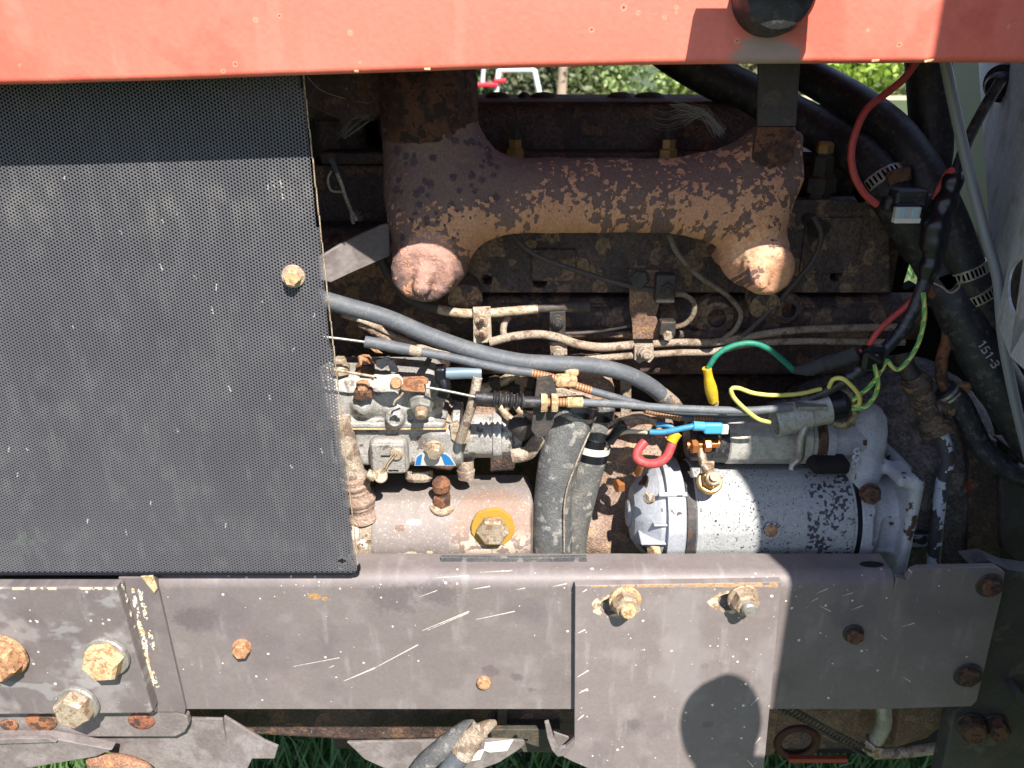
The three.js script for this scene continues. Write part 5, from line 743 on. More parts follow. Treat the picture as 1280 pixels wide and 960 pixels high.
  part(gl, 'curved_sheet', lathe([[0.006, 0.0136], [0, 0.0138], [0, 0.015], [CL * 0.62, 0.0152], [CL * 0.66, 0.0144], [CL, 0.0144], [CL, 0.0134], [0.006, 0.0134]], ca, cd, 40, 0.4), mat(S.zinc, 0.0002, { metalness: 0.2, color: new THREE.Color(1.2, 1.22, 1.22) }));
  part(gl, 'strap_leg', [sweep([[1010, 528, -0.054], [1003, 545, -0.05], [1001, 562, -0.054], [999, 574, -0.062], [991, 582, -0.062], [990, 588, -0.06]], 0.0018, { flat: 2.2 }), slab(...W(1012, 505, -0.058).toArray(), 0.026, 0.003, 0.02, 0.001)], M.zinc);
  part(gl, 'conduit_end', sweep([[1012, 515, -0.068], [1030, 510, -0.068], [1050, 506, -0.068], [1058, 504, -0.068]], (q) => 0.0138 - 0.002 * st(0.9, 1, q), { k: 28 }), M.tape, 'black taped conduit end'); part(gl, 'tie_band', sweep([[1031, 509.6, -0.068], [1034, 509, -0.068]], 0.0142, { k: 28, straight: true }), M.darkSteel);
  part(gl, 'torn_tape', [sweep([[1050, 489, -0.07], [1061, 494, -0.064], [1067, 508, -0.06], [1064, 524, -0.062], [1054, 531, -0.066], [1042, 528, -0.07]], 0.0042, { flat: 0.35 }), sweep([[1056, 490, -0.072], [1067, 499, -0.066], [1069, 514, -0.064]], 0.003, { flat: 0.4 })], mat(S.dirtyTan, 0.001, { color: new THREE.Color(0.95, 1, 0.85) }), 'torn tan tape round the conduit end');
}
// ---------- wiring and hoses on the right ----------
const wire = (name, label, path, r, m, cat = 'wire', group) => single(name, label, cat, sweep(path, r, { k: 10 }), m, group);
{
  const A = thing('upper_radiator_hose', 'black rubber hose running diagonally under the hood to the clamp by the fuse', 'hose', [1105, 260, -0.12]);
  const onHose = (path, px, py, L) => { const c = new THREE.CatmullRomCurve3(path.map(w3), false, 'centripetal'); let b = 0, e = 1e9; for (let i = 0; i <= 400; i++) { const p = c.getPointAt(i / 400).sub(EYE), f = p.dot(FWD), d = Math.hypot(640 + p.x / f * FPX - px, 480 - p.dot(V(0, cp, -sp)) / f * FPX - py); if (d < e) { e = d; b = i / 400; } } const o = c.getPointAt(b), t = c.getTangentAt(b); return [o.clone().addScaledVector(t, -L / 2), o.clone().addScaledVector(t, L / 2)]; };
  const hA = [[790, 30, -0.28], [868, 84, -0.26], [960, 130, -0.24], [1040, 172, -0.2], [1086, 205, -0.16], [1122, 254, -0.13], [1158, 312, -0.12]];
  part(A, 'hose_body', sweep(hA, 0.0195, { k: 24, n: 60 }), M.blackRubber);
  const clampRing = (parent, p0, p1, r, l) => { const a = w3(p0), b = w3(p1), d = b.clone().sub(a), L = d.length(); d.normalize(); const band = part(parent, 'hose_clamp', boxUV(orient(toCreasedNormals(new THREE.LatheGeometry([[r, 0], [r + 0.0014, 0], [r + 0.0014, L], [r, L]].map(([q, s]) => new THREE.Vector2(q, s)), 36).rotateX(Math.PI / 2).toNonIndexed(), 0.4), a, d)), M.zinc, l);
    const toEye = EYE.clone().sub(a); toEye.addScaledVector(d, -toEye.dot(d)).normalize(); const slots = []; for (let i = -4; i <= 4; i++) { const n = toEye.clone().applyAxisAngle(d, i * 0.19), c = a.clone().addScaledVector(d, L / 2).addScaledVector(n, r + 0.0014); const m = new THREE.Matrix4().makeBasis(d.clone().cross(n).multiplyScalar(-1), d, n).setPosition(c); slots.push(boxUV(new THREE.BoxGeometry(0.0016, L * 0.66, 0.0008).applyMatrix4(m))); }
    part(band, 'clamp_slots', slots, M.black); const n = toEye.clone().applyAxisAngle(d, 0.95), c = a.clone().addScaledVector(d, L / 2).addScaledVector(n, r + 0.004); part(band, 'clamp_screw', boxUV(new RoundedBoxGeometry(0.012, L * 1.25, 0.008, 1, 0.0012).applyMatrix4(new THREE.Matrix4().makeBasis(d.clone().cross(n).multiplyScalar(-1), d, n).setPosition(c))), M.zinc); };
  clampRing(A, ...onHose(hA, 1105, 231, 0.011), 0.0198, 'bright worm-drive clamp above the fuse');
  const B = thing('lower_heater_hose', 'black rubber hose with two bright worm-drive clamps near the bulkhead', 'hose', [1200, 380, -0.1]);
  const hB = [[905, 20, -0.3], [1000, 88, -0.27], [1075, 132, -0.2], [1120, 168, -0.16], [1158, 222, -0.13], [1186, 280, -0.11], [1204, 330, -0.1], [1222, 372, -0.095], [1260, 420, -0.09]];
  part(B, 'hose_body', sweep(hB, 0.0165, { k: 24, n: 70 }), M.blackRubber);
  clampRing(B, ...onHose(hB, 1206, 340, 0.0095), 0.0168, 'upper bright clamp'); clampRing(B, ...onHose(hB, 1217, 368, 0.0095), 0.0168, 'lower bright clamp');
  const C = thing('printed_hose', 'wide black rubber hose printed with small pale numerals', 'hose', [1240, 480, -0.09]), pc = [[1138, 278, -0.13], [1172, 334, -0.115], [1190, 372, -0.1], [1214, 420, -0.09], [1246, 476, -0.08], [1300, 560, -0.07]];
  part(C, 'hose_body', sweep(pc, (q) => 0.018 + 0.003 * q, { k: 26, n: 60 }), mat(S.blackRubber, 0.0003, { color: new THREE.Color(1.05, 1.08, 1.2) }));
  const cv = document.createElement('canvas'); cv.width = 256; cv.height = 96; const cx = cv.getContext('2d'); cx.fillStyle = '#000'; cx.fillRect(0, 0, 256, 96); cx.fillStyle = '#fff'; cx.font = '82px sans-serif'; cx.textAlign = 'center'; cx.textBaseline = 'middle'; cx.fillText('151-3', 128, 50);
  const td = cx.getImageData(0, 0, 256, 96).data, print = []; { // numerals cut as small raised ink pads that follow the hose
    const c = W(1219, 441, -0.0855), ax = W(1246, 478, -0.08).sub(W(1212, 426, -0.0895)).normalize(), eye = EYE.clone().sub(c); eye.addScaledVector(ax, -eye.dot(ax)).normalize(); const side = ax.clone().cross(eye), rad = 0.0199;
    for (let j = 4; j < 96; j += 4) for (let i = 4; i < 256; i += 4) { if (td[(j * 256 + i) * 4] < 128 || hash(i, j, 7) < 0.14) continue; const ang = 0.42 - (j - 48) / 96 * 0.62, n = eye.clone().applyAxisAngle(ax, -ang), p = c.clone().addScaledVector(ax, (i - 128) / 256 * 0.034).addScaledVector(n, rad); const t2 = ax.clone().cross(n); print.push(boxUV(new THREE.BoxGeometry(0.00058, 0.00056, 0.0003).applyMatrix4(new THREE.Matrix4().makeBasis(ax, t2, ax.clone().cross(t2)).setPosition(p)))); } }
  part(C, 'printed_numerals', print, plain(170, 172, 170, { roughness: 0.8 }), 'pale printed numerals on the rubber');
  single('upright_hose', 'black upright hose hanging from under the hood near the bulkhead', 'hose', sweep([[1158, 40, -0.2], [1162, 120, -0.19], [1164, 190, -0.18], [1158, 240, -0.17], [1168, 300, -0.16]], (q) => 0.02 - 0.003 * q, { k: 22 }), M.blackRubber);
  const rt = W(1152, 214, -0.13); single('rusty_clip', 'small rusty clip between the two diagonal hoses', 'clip', boxUV(new RoundedBoxGeometry(0.02, 0.012, 0.008, 1, 0.002).rotateZ(0.3).translate(W(1123, 220, -0.12).x, W(1123, 220, -0.12).y, -0.12)), M.darkRust);
  // cloth-taped main harness
  const H = thing('main_harness', 'black taped wiring harness from the bulkhead grommet down to the starter', 'wiring harness', [1150, 400, -0.06]);
  part(H, 'upper_cable', sweep([[1250, 102, -0.09], [1232, 132, -0.085], [1212, 170, -0.078], [1200, 200, -0.07], [1192, 222, -0.066]], 0.0042), M.blackRubber);
  part(H, 'taped_bundle', sweep([[1193, 218, -0.066], [1186, 244, -0.063], [1176, 268, -0.06], [1168, 292, -0.058], [1166, 318, -0.057], [1156, 352, -0.057]], (q) => 0.0068 + 0.0026 * Math.sin(q * Math.PI) + 0.0009 * Math.sin(q * 31) + 0.0022 * Math.exp(-Math.pow((q - 0.55) / 0.1, 2)), { k: 18, n: 60 }), M.tape);
  part(H, 'lower_bundle', sweep([[1157, 348, -0.057], [1146, 378, -0.056], [1126, 414, -0.055], [1102, 440, -0.054], [1082, 456, -0.054], [1060, 473, -0.056], [1034, 488, -0.06], [1006, 499, -0.064], [960, 508, -0.066]], (q) => 0.0056 - 0.0012 * q, { k: 16, n: 60 }), mat(S.blackRubber, 0.0003, { color: new THREE.Color(1, 1.05, 1.3), roughness: 0.7 }));
  part(H, 'tape_knot', [slab(...W(1090, 447, -0.05).toArray(), 0.019, 0.022, 0.012, 0.004), sweep([[1080, 438, -0.048], [1100, 450, -0.046]], 0.006, { flat: 0.5, straight: true })], M.tape); part(H, 'loose_tape', plate([[1088, 442], [1098, 444], [1096, 450], [1091, 448]], -0.0425, 0.0008), M.zinc, 'crinkled shiny end of tape');
  part(H, 'tape_tail', sweep([[1156, 350, -0.056], [1176, 358, -0.056], [1188, 366, -0.056], [1198, 360, -0.056], [1202, 344, -0.056]], 0.0007), M.dirtyTan);
  // in-line fuse
  const F = thing('fuse_holder', 'black in-line fuse holder with a pale blade fuse plugged in', 'fuse holder', [1134, 260, -0.075]);
  part(F, 'holder_body', [slab(...W(1134, 248, -0.076).toArray(), 0.026, 0.015, 0.018, 0.003).rotateZ(0), slab(...W(1112, 254, -0.08).toArray(), 0.012, 0.013, 0.014, 0.004), slab(...W(1158, 252, -0.08).toArray(), 0.012, 0.013, 0.014, 0.004)], M.blackRubber); part(F, 'holder_rim', slab(...W(1134, 257, -0.07).toArray(), 0.024, 0.004, 0.014, 0.0015), M.tape);
  const fb = W(1133, 268, -0.064); part(F, 'fuse', slab(fb.x, fb.y, fb.z, 0.0205, 0.0125, 0.006, 0.0012), M.fuseBody); part(F, 'fuse_base', slab(fb.x, fb.y - 0.0045, fb.z + 0.001, 0.021, 0.0042, 0.0065, 0.0008), M.white); part(F, 'fuse_blade', [slab(fb.x - 0.0055, fb.y + 0.0015, fb.z, 0.0055, 0.008, 0.0065, 0.0006), slab(fb.x + 0.0055, fb.y + 0.0015, fb.z, 0.0055, 0.008, 0.0065, 0.0006)], plain(160, 182, 188, { roughness: 0.35 }));
  // loose wires
  wire('red_wire', 'red wire looping from under the hood into the fuse holder', [[1146, 76, -0.085], [1130, 98, -0.085], [1106, 118, -0.083], [1084, 136, -0.08], [1072, 158, -0.078], [1064, 190, -0.076], [1068, 220, -0.075], [1082, 244, -0.075], [1096, 256, -0.076]], 0.0029, M.redWire, 'wire');
  wire('red_wire', 'short red wire slanting from the fuse holder up to the taped harness', [[1167, 249, -0.074], [1176, 232, -0.072], [1184, 217, -0.068], [1190, 213, -0.062]], 0.0026, M.redWire, 'wire');
  wire('red_wire', 'pinkish red wire joining the harness at the tape knot', [[1150, 362, -0.062], [1138, 378, -0.06], [1112, 400, -0.056], [1096, 416, -0.053], [1084, 434, -0.052], [1076, 440, -0.053]], 0.0026, M.redWire, 'wire');
  wire('yellow_green_wire', 'striped yellow-green earth wire dropping beside the harness in a zigzag to the solenoid', [[1154, 366, -0.05], [1155, 396, -0.05], [1148, 428, -0.05], [1134, 452, -0.049], [1122, 462, -0.048], [1113, 456, -0.048], [1109, 450, -0.048], [1102, 462, -0.047], [1088, 482, -0.05], [1066, 500, -0.056]], 0.0019, M.wireYG, 'wire', 'striped yellow-green earth wires');
  wire('yellow_green_wire', 'striped yellow-green wire hanging in a loop from the tape knot', [[1092, 455, -0.045], [1096, 470, -0.044], [1097, 484, -0.046], [1090, 500, -0.05], [1080, 509, -0.054], [1064, 511, -0.058]], 0.0019, M.wireYG, 'wire', 'striped yellow-green earth wires');
  wire('yellow_green_wire', 'striped yellow-green wire curling over the black conduit end', [[1036, 484, -0.056], [1042, 474, -0.05], [1052, 473, -0.046], [1064, 482, -0.046], [1074, 496, -0.05], [1073, 506, -0.055], [1066, 508, -0.06]], 0.0019, M.wireYG, 'wire', 'striped yellow-green earth wires');
  wire('yellow_green_wire', 'striped yellow-green wire doubling back with a bare end above the solenoid', [[1026, 486, -0.058], [1000, 492, -0.052], [965, 494, -0.048], [940, 491, -0.046], [922, 485, -0.046], [914, 486, -0.046], [916, 495, -0.046], [932, 512, -0.046], [948, 524, -0.048], [962, 528, -0.052]], 0.0019, M.wireYG, 'wire', 'striped yellow-green earth wires');
  { const g = thing('green_wire', 'green wire arching to a yellow crimp connector above the solenoid', 'wire', [930, 470, -0.07]); part(g, 'insulation', sweep([[992, 463, -0.07], [978, 450, -0.067], [960, 436, -0.065], [938, 429, -0.064], [912, 434, -0.064], [896, 444, -0.064], [885, 460, -0.065]], 0.0025), M.greenWire); part(g, 'crimp_connector', [sweep([[883.5, 460, -0.065], [886, 474, -0.066]], (q) => 0.0042 - 0.0004 * Math.sin(q * 3.14), { straight: true, n: 6 }), sweep([[885.5, 473, -0.066], [889, 488, -0.068], [892, 502, -0.07]], (q) => 0.0042 + 0.0012 * Math.sin(q * 3.1), { n: 14 })], M.yellowShell); part(g, 'spade_terminal', slab(...W(894, 505, -0.072).toArray(), 0.006, 0.006, 0.001, 0.0004), M.steelTan); }
  wire('frayed_loom', 'frayed grey cloth loom trailing from the tape knot to the green wire', [[992, 463, -0.07], [1010, 462, -0.067], [1030, 455, -0.064], [1052, 449, -0.06], [1072, 441, -0.055]], (q) => 0.0028 + 0.003 * st(0, 0.3, q) + 0.0012 * vn(q * 26, 3, 2), M.braid, 'wire loom');
  { const b = thing('blue_wire', 'blue wire with a blue crimp connector and clear sleeve beside the solenoid', 'wire', [860, 545, -0.06]); part(b, 'insulation', [sweep([[812, 540, -0.058], [830, 540, -0.056], [850, 536, -0.055], [870, 532, -0.056]], 0.0026), sweep([[820, 531, -0.066], [832, 531, -0.064], [840, 534, -0.063]], 0.0024)], M.blueWire); part(b, 'crimp_connector', [sweep([[866, 532, -0.056], [880, 533, -0.057]], 0.0042, { straight: true }), slab(...W(891, 535, -0.058).toArray(), 0.017, 0.0105, 0.007, 0.0025)], M.blueShell); part(b, 'clear_sleeve', slab(...W(905, 536, -0.06).toArray(), 0.007, 0.0085, 0.006, 0.001), M.white); }
  { const r = thing('red_cable', 'faded red cable bent in a ring with a yellow crimp end', 'cable', [815, 582, -0.055]); part(r, 'insulation', sweep([[806, 552, -0.062], [798, 562, -0.058], [796, 572, -0.055], [804, 578, -0.053], [820, 579, -0.051], [832, 572, -0.052], [838, 560, -0.055], [841, 551, -0.058]], 0.0042, { k: 14 }), dusty(176, 66, 66)); part(r, 'crimp_sleeve', sweep([[839, 552, -0.0575], [843, 544, -0.059], [846, 540, -0.06]], (q) => 0.005 + 0.0006 * q), M.yellowShell); part(r, 'side_wire', sweep([[820, 544, -0.064], [828, 543, -0.063], [836, 542, -0.063]], 0.0024), M.redWire); }
  const lm = thing('old_wire_bundle', 'frayed dirt-grey bundle of old wires behind the thick hoses', 'wire bundle', [780, 560, -0.09]), tanW = plain(196, 186, 160, { roughness: 0.7 });
  part(lm, 'wire', sweep([[738, 546, -0.1], [756, 534, -0.095], [776, 524, -0.09], [800, 520, -0.08], [822, 528, -0.074], [836, 540, -0.072]], 0.0022), M.dirtyTan); part(lm, 'wire', sweep([[744, 572, -0.1], [752, 560, -0.095], [764, 548, -0.09], [782, 540, -0.082], [808, 540, -0.07]], 0.002), tanW); part(lm, 'wire', sweep([[744, 582, -0.095], [752, 568, -0.092], [760, 556, -0.09]], 0.0018), tanW);
  part(lm, 'loom', sweep([[748, 562, -0.098], [766, 540, -0.094], [786, 528, -0.09], [812, 524, -0.085], [830, 526, -0.085]], (q) => 0.0042 + 0.0018 * vn(q * 18, 3, 8), { n: 50 }), M.castTan); part(lm, 'black_sleeve', sweep([[762, 552, -0.088], [772, 538, -0.085], [780, 531, -0.083]], 0.0046), M.tape); part(lm, 'ring_terminal', [sweep([[797, 592, -0.075], [801, 580, -0.07], [800, 572, -0.066]], 0.0034), boxUV(orient(hexHead(0.007, 0.006), W(777, 606, -0.08), V(-1, 0, 0.4)))], M.copper);
  const bm = thing('bulkhead_strip', 'long narrow grey metal strip hanging in front of the bulkhead', 'metal strip', [1240, 500, -0.04]); part(bm, 'strip', sweep([[1178, 60, -0.06], [1192, 130, -0.058], [1210, 210, -0.054], [1233, 300, -0.048], [1246, 345, -0.046], [1253, 420, -0.042], [1266, 490, -0.038], [1290, 590, -0.034]], 0.0022, { k: 8, flat: 2 }), plain(128, 132, 136, { roughness: 0.5 }));
  // rusty tee, brown pipe, hose and peeled pipe over the flywheel housing
  const T = thing('rusty_pipe_tee', 'thick rust-caked pipe tee leaning over the flywheel housing', 'pipe fitting', [1160, 540, -0.08]), caked = mat(mottled(256, 0.07, [[92, 80, 70], [66, 56, 50], [124, 98, 76]], { seed: 83, cells: 9, edge: 0.08, grain: 30, levels: [0.5, 0.62], speck: 0.04 }), 0.0022);
  part(T, 'feed_pipe', sweep([[1128, 442, -0.1], [1132, 458, -0.095], [1142, 474, -0.09]], 0.0085), M.darkSteel); part(T, 'tee_body', sweep([[1140, 470, -0.09], [1148, 486, -0.088], [1158, 508, -0.085], [1168, 532, -0.08], [1172, 541, -0.078]], (q) => 0.0098 + 0.0026 * (st(0, 0.1, q) * st(0.3, 0.15, q) + st(0.78, 0.85, q)) + 0.0016 * vn(q * 24, 1, 6), { k: 22, n: 60 }), caked); part(T, 'side_branch', sweep([[1160, 512, -0.084], [1176, 508, -0.082], [1192, 510, -0.08]], (q) => 0.0075 + 0.001 * vn(q * 9, 2, 4)), caked);
  single('peeled_pipe', 'steel pipe with flaking blue-white paint standing down to the rail', 'pipe', sweep([[1175, 538, -0.076], [1181, 556, -0.074], [1184, 574, -0.073], [1179, 598, -0.073], [1173, 634, -0.072], [1169, 670, -0.07], [1166, 716, -0.068]], 0.0062, { k: 20, n: 60 }), M.peel);
  single('brown_pipe', 'bent brown-rusted pipe dropping from the harness to the small hose', 'pipe', sweep([[1156, 358, -0.1], [1172, 372, -0.098], [1184, 396, -0.095], [1184, 424, -0.092], [1177, 450, -0.09], [1177, 474, -0.088], [1184, 490, -0.087]], 0.0052, { k: 16 }), mat(S.darkRust, 0.0006, { color: new THREE.Color(1.35, 1.2, 1.05) }));
  const sh = thing('small_heater_hose', 'small black hose with a wire clip curving past the rear post', 'hose', [1230, 590, -0.07]); part(sh, 'hose_body', sweep([[1180, 486, -0.087], [1196, 500, -0.084], [1212, 530, -0.08], [1228, 560, -0.076], [1250, 580, -0.07], [1300, 606, -0.06]], (q) => 0.0105 - 0.001 * q, { k: 20, n: 50 }), mat(S.blackRubber, 0.0003, { color: new THREE.Color(1.2, 1.25, 1.45) })); part(sh, 'wire_clip', [sweep([[1182, 489, -0.0865], [1184.5, 491.5, -0.086]], 0.0116, { straight: true }), sweep([[1187, 494, -0.0855], [1189, 496, -0.085]], 0.0116, { straight: true })], M.zinc); part(sh, 'clip_tail', slab(...W(1202, 484, -0.086).toArray(), 0.016, 0.01, 0.008, 0.003), mat(S.rust, 0.0008, { color: new THREE.Color(0.5, 0.45, 0.4) }));
}
// ---------- below the rail ----------
{
  const s = thing('oil_sump', 'dark oily sump wall in the shade below the rail', 'oil sump', [480, 930, -0.16]); part(s, 'sump_wall', plate([[150, 860], [724, 860], [724, 905], [610, 908], [600, 921], [560, 924], [440, 926], [350, 921], [300, 917], [150, 915]], -0.09, 0.05, { bevel: 0.004 }), M.oily);
  single('sunlit_guard', 'tan-grey sheet guard in the sun below the sump, above the grass', 'guard plate', plate([[434, 928], [600, 924], [660, 926], [650, 936], [624, 953], [600, 962], [520, 966], [480, 960], [456, 949]], -0.045, 0.003), M.greyPaint);
  const h = thing('braided_hose', 'dark grey braided hose slanting down below the rail', 'hose', [540, 950, -0.03]); part(h, 'hose_body', sweep([[592, 908, -0.05], [572, 920, -0.038], [552, 936, -0.03], [534, 952, -0.026], [508, 990, -0.02]], 0.0102, { k: 22, n: 40 }), mat(S.hoseRubber, 0.0008, { color: new THREE.Color(0.75, 0.75, 0.76) }));
  const f = thing('hose_fitting', 'tan painted pipe fitting with white paint splashes beside the braided hose', 'pipe fitting', [585, 950, -0.03]); part(f, 'neck', sweep([[618, 903, -0.05], [608, 908, -0.042], [596, 917, -0.036]], (q) => 0.0036 + 0.006 * q), M.dirtyTan); part(f, 'collar', sweep([[600, 912, -0.036], [586, 928, -0.031], [576, 941, -0.028]], (q) => 0.0102 + 0.0018 * st(0.3, 0.36, q) + 0.001 * st(0.85, 0.9, q), { k: 26, n: 30 }), M.dirtyTan); part(f, 'hose_tail', sweep([[578, 939, -0.028], [562, 962, -0.024], [548, 985, -0.02]], 0.0108, { k: 24 }), M.rubber); part(f, 'paint_splash', [plate([[606, 929], [642, 925], [634, 939], [612, 941], [604, 938]], -0.043, 0.0015), plate([[590, 941], [606, 937], [600, 950], [588, 952]], -0.042, 0.0015)], M.white, 'splash of white paint');
  const g = thing('green_grey_flange', 'greenish grey cast flange in the shade below the rail', 'flange', [650, 930, -0.08]); part(g, 'flange_body', [plate([[612, 912], [700, 912], [700, 941], [630, 940], [616, 930]], -0.075, 0.02, { bevel: 0.001 }), plate([[612, 880], [700, 880], [700, 914], [612, 914]], -0.095, 0.02), plate([[622, 883], [634, 883], [633, 910], [621, 910]], -0.082, 0.01)], mat(S.darkSteel, 0.0008, { color: new THREE.Color(1.15, 1.2, 1.0) }));
  // right of the bracket
  const c = thing('gearbox_casting', 'dirty grey-brown gearbox casting below the shaded end of the rail', 'gearbox', [1080, 940, -0.09]); const a = W(1120, 905, -0.13);
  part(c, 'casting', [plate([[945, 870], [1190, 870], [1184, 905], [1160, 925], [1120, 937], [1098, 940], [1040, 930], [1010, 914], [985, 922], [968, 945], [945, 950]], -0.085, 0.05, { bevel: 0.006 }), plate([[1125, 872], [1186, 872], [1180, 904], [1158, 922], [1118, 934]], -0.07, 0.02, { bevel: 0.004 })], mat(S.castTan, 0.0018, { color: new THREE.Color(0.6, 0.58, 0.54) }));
  part(c, 'cross_pipe', sweep([[1092, 942, -0.07], [1130, 940, -0.07], [1180, 934, -0.07]], 0.006), M.dirtyTan);
  const e = thing('elbow_pipe', 'grey steel elbow pipe with a pale union nut below the rail end', 'pipe', [1090, 940, -0.05]); part(e, 'elbow', sweep([[1100, 872, -0.055], [1104, 888, -0.05], [1104, 906, -0.048], [1096, 922, -0.048], [1090, 932, -0.048]], 0.0078, { k: 18 }), M.zinc); part(e, 'union_nut', lathe([[0, 0.0105], [0.012, 0.0115], [0.013, 0.009]], W(1093, 926, -0.048), V(-0.35, -1, 0), 6, 0.3), M.steelTan);
  const p = thing('perforated_strap', 'thin slanted perforated strap in the gap below the rail', 'strap', [1020, 910, -0.04]), o = W(962, 878, -0.03), q = W(1082, 936, -0.045), d = q.clone().sub(o), cells = []; { const L = d.length(), n = 26; for (let i = 0; i <= n; i++) { const pt = o.clone().addScaledVector(d, i / n), m = new THREE.Matrix4().makeRotationZ(Math.atan2(d.y, d.x)).setPosition(pt); cells.push(boxUV(new THREE.BoxGeometry(L / n * 0.45, 0.0082, 0.001).applyMatrix4(m))); } for (const k of [-1, 1]) { const m = new THREE.Matrix4().makeRotationZ(Math.atan2(d.y, d.x)).setPosition(o.clone().addScaledVector(d, 0.5)); cells.push(boxUV(new THREE.BoxGeometry(L, 0.0022, 0.0012).translate(0, k * 0.004, 0).applyMatrix4(m))); } }
  part(p, 'strap_band', cells, M.darkSteel);
  const r = thing('red_ring', 'dark red painted ring in the shade under the gearbox casting', 'ring', [1000, 945, -0.05]); { const rc = W(996, 927, -0.085); part(r, 'ring_body', boxUV(new THREE.TorusGeometry(0.021, 0.0045, 14, 40).scale(1, 0.95, 1).translate(rc.x, rc.y, rc.z)), plain(62, 24, 19, { roughness: 0.6 })); }
  single('red_bar', 'flat orange-red bar just above the grass below the gearbox', 'steel bar', block(986, 949, 1060, 954, -0.045, 0.006, 0.001), M.orangePaint);
  // far side sheets keep the underside dark
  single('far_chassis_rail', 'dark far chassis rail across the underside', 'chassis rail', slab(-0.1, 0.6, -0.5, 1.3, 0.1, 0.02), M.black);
}
// ---------- the cab beside the camera: it and its lamp cast the shade on the right ----------
{
  const t = thing('tractor_cab', 'dark tractor cab standing out beside the engine bay', 'tractor cab', V(0.8, 0.5, 0.2));
  part(t, 'cab_side', slab(0.386 + 0.6, 1.6, 0.28, 1.2, 2.0, 0.24, 0.002), M.darkFrame);
  part(t, 'cab_front', slab(0.955, 1.8, 0.075, 1.1, 1.48, 0.16, 0.002), M.darkFrame);
  const lp = V(0.312, 1.083, 0.352), l = thing('side_lamp', 'round lamp on a short stalk fixed to the cab', 'lamp', lp); part(l, 'lamp_body', lathe([[-0.03, 0.022], [-0.02, 0.039], [-0.006, 0.043], [0, 0.043], [0.004, 0.036], [0.005, 0]], lp, V(-0.5, 0.2, 1), 32), M.black); part(l, 'stalk', [slab(lp.x + 0.014, lp.y - 0.08, lp.z, 0.05, 0.12, 0.02), slab(lp.x + 0.045, lp.y - 0.075, lp.z, 0.075, 0.07, 0.02)], M.black);
}
// ---------- cobwebs ----------
{
  const R = rng(77), strands = []; for (let i = 0; i < 44; i++) { const a = [838 + R() * 30 - i * 0.2, 124 + R() * 34, -0.13], b = [866 + R() * 22, 134 + R() * 14, -0.125], c = [892 + R() * 16, 158 + R() * 16, -0.12]; strands.push(sweep([a, [(a[0] + b[0]) / 2, (a[1] + b[1]) / 2 + R() * 6 - 3, -0.128], b, c], 0.00006 + R() * 0.00016, { k: 4, n: 10 })); } for (let i = 0; i < 10; i++) { const y = 128 + i * 3; strands.push(sweep([[806 + R() * 10, y + R() * 3, -0.13], [830, y + 6 + R() * 4, -0.13], [852 + R() * 10, y + 2, -0.128]], 0.0001, { k: 4, n: 8 })); }
  single('cobweb', 'dusty grey cobweb hanging behind the manifold strap', 'cobweb', strands, M.web);
  const s2 = []; for (let i = 0; i < 16; i++) { const x = 420 + R() * 20, y = 178 - R() * 14; s2.push(sweep([[x, y, -0.12], [x + 22 + R() * 10, y - 22, -0.122], [456 + R() * 12, 142 + R() * 10, -0.125]], 0.00006 + R() * 0.0001, { k: 4, n: 8 })); } s2.push(sweep([[384, 96, -0.06], [400, 112, -0.07], [432, 124, -0.09]], 0.0003, { k: 5 }), sweep([[446, 127, -0.12], [464, 128, -0.12], [480, 105, -0.12]], 0.00022, { k: 4 })); for (let i = 0; i < 14; i++) { const a = R() * 6.28; s2.push(sweep([[445, 272, -0.116], [445 + Math.cos(a) * 9, 272 + Math.sin(a) * 9, -0.116]], 0.00014, { k: 4, straight: true })); }
  single('cobweb', 'thin cobweb threads hanging beside the top of the perforated panel', 'cobweb', s2, M.web);
}
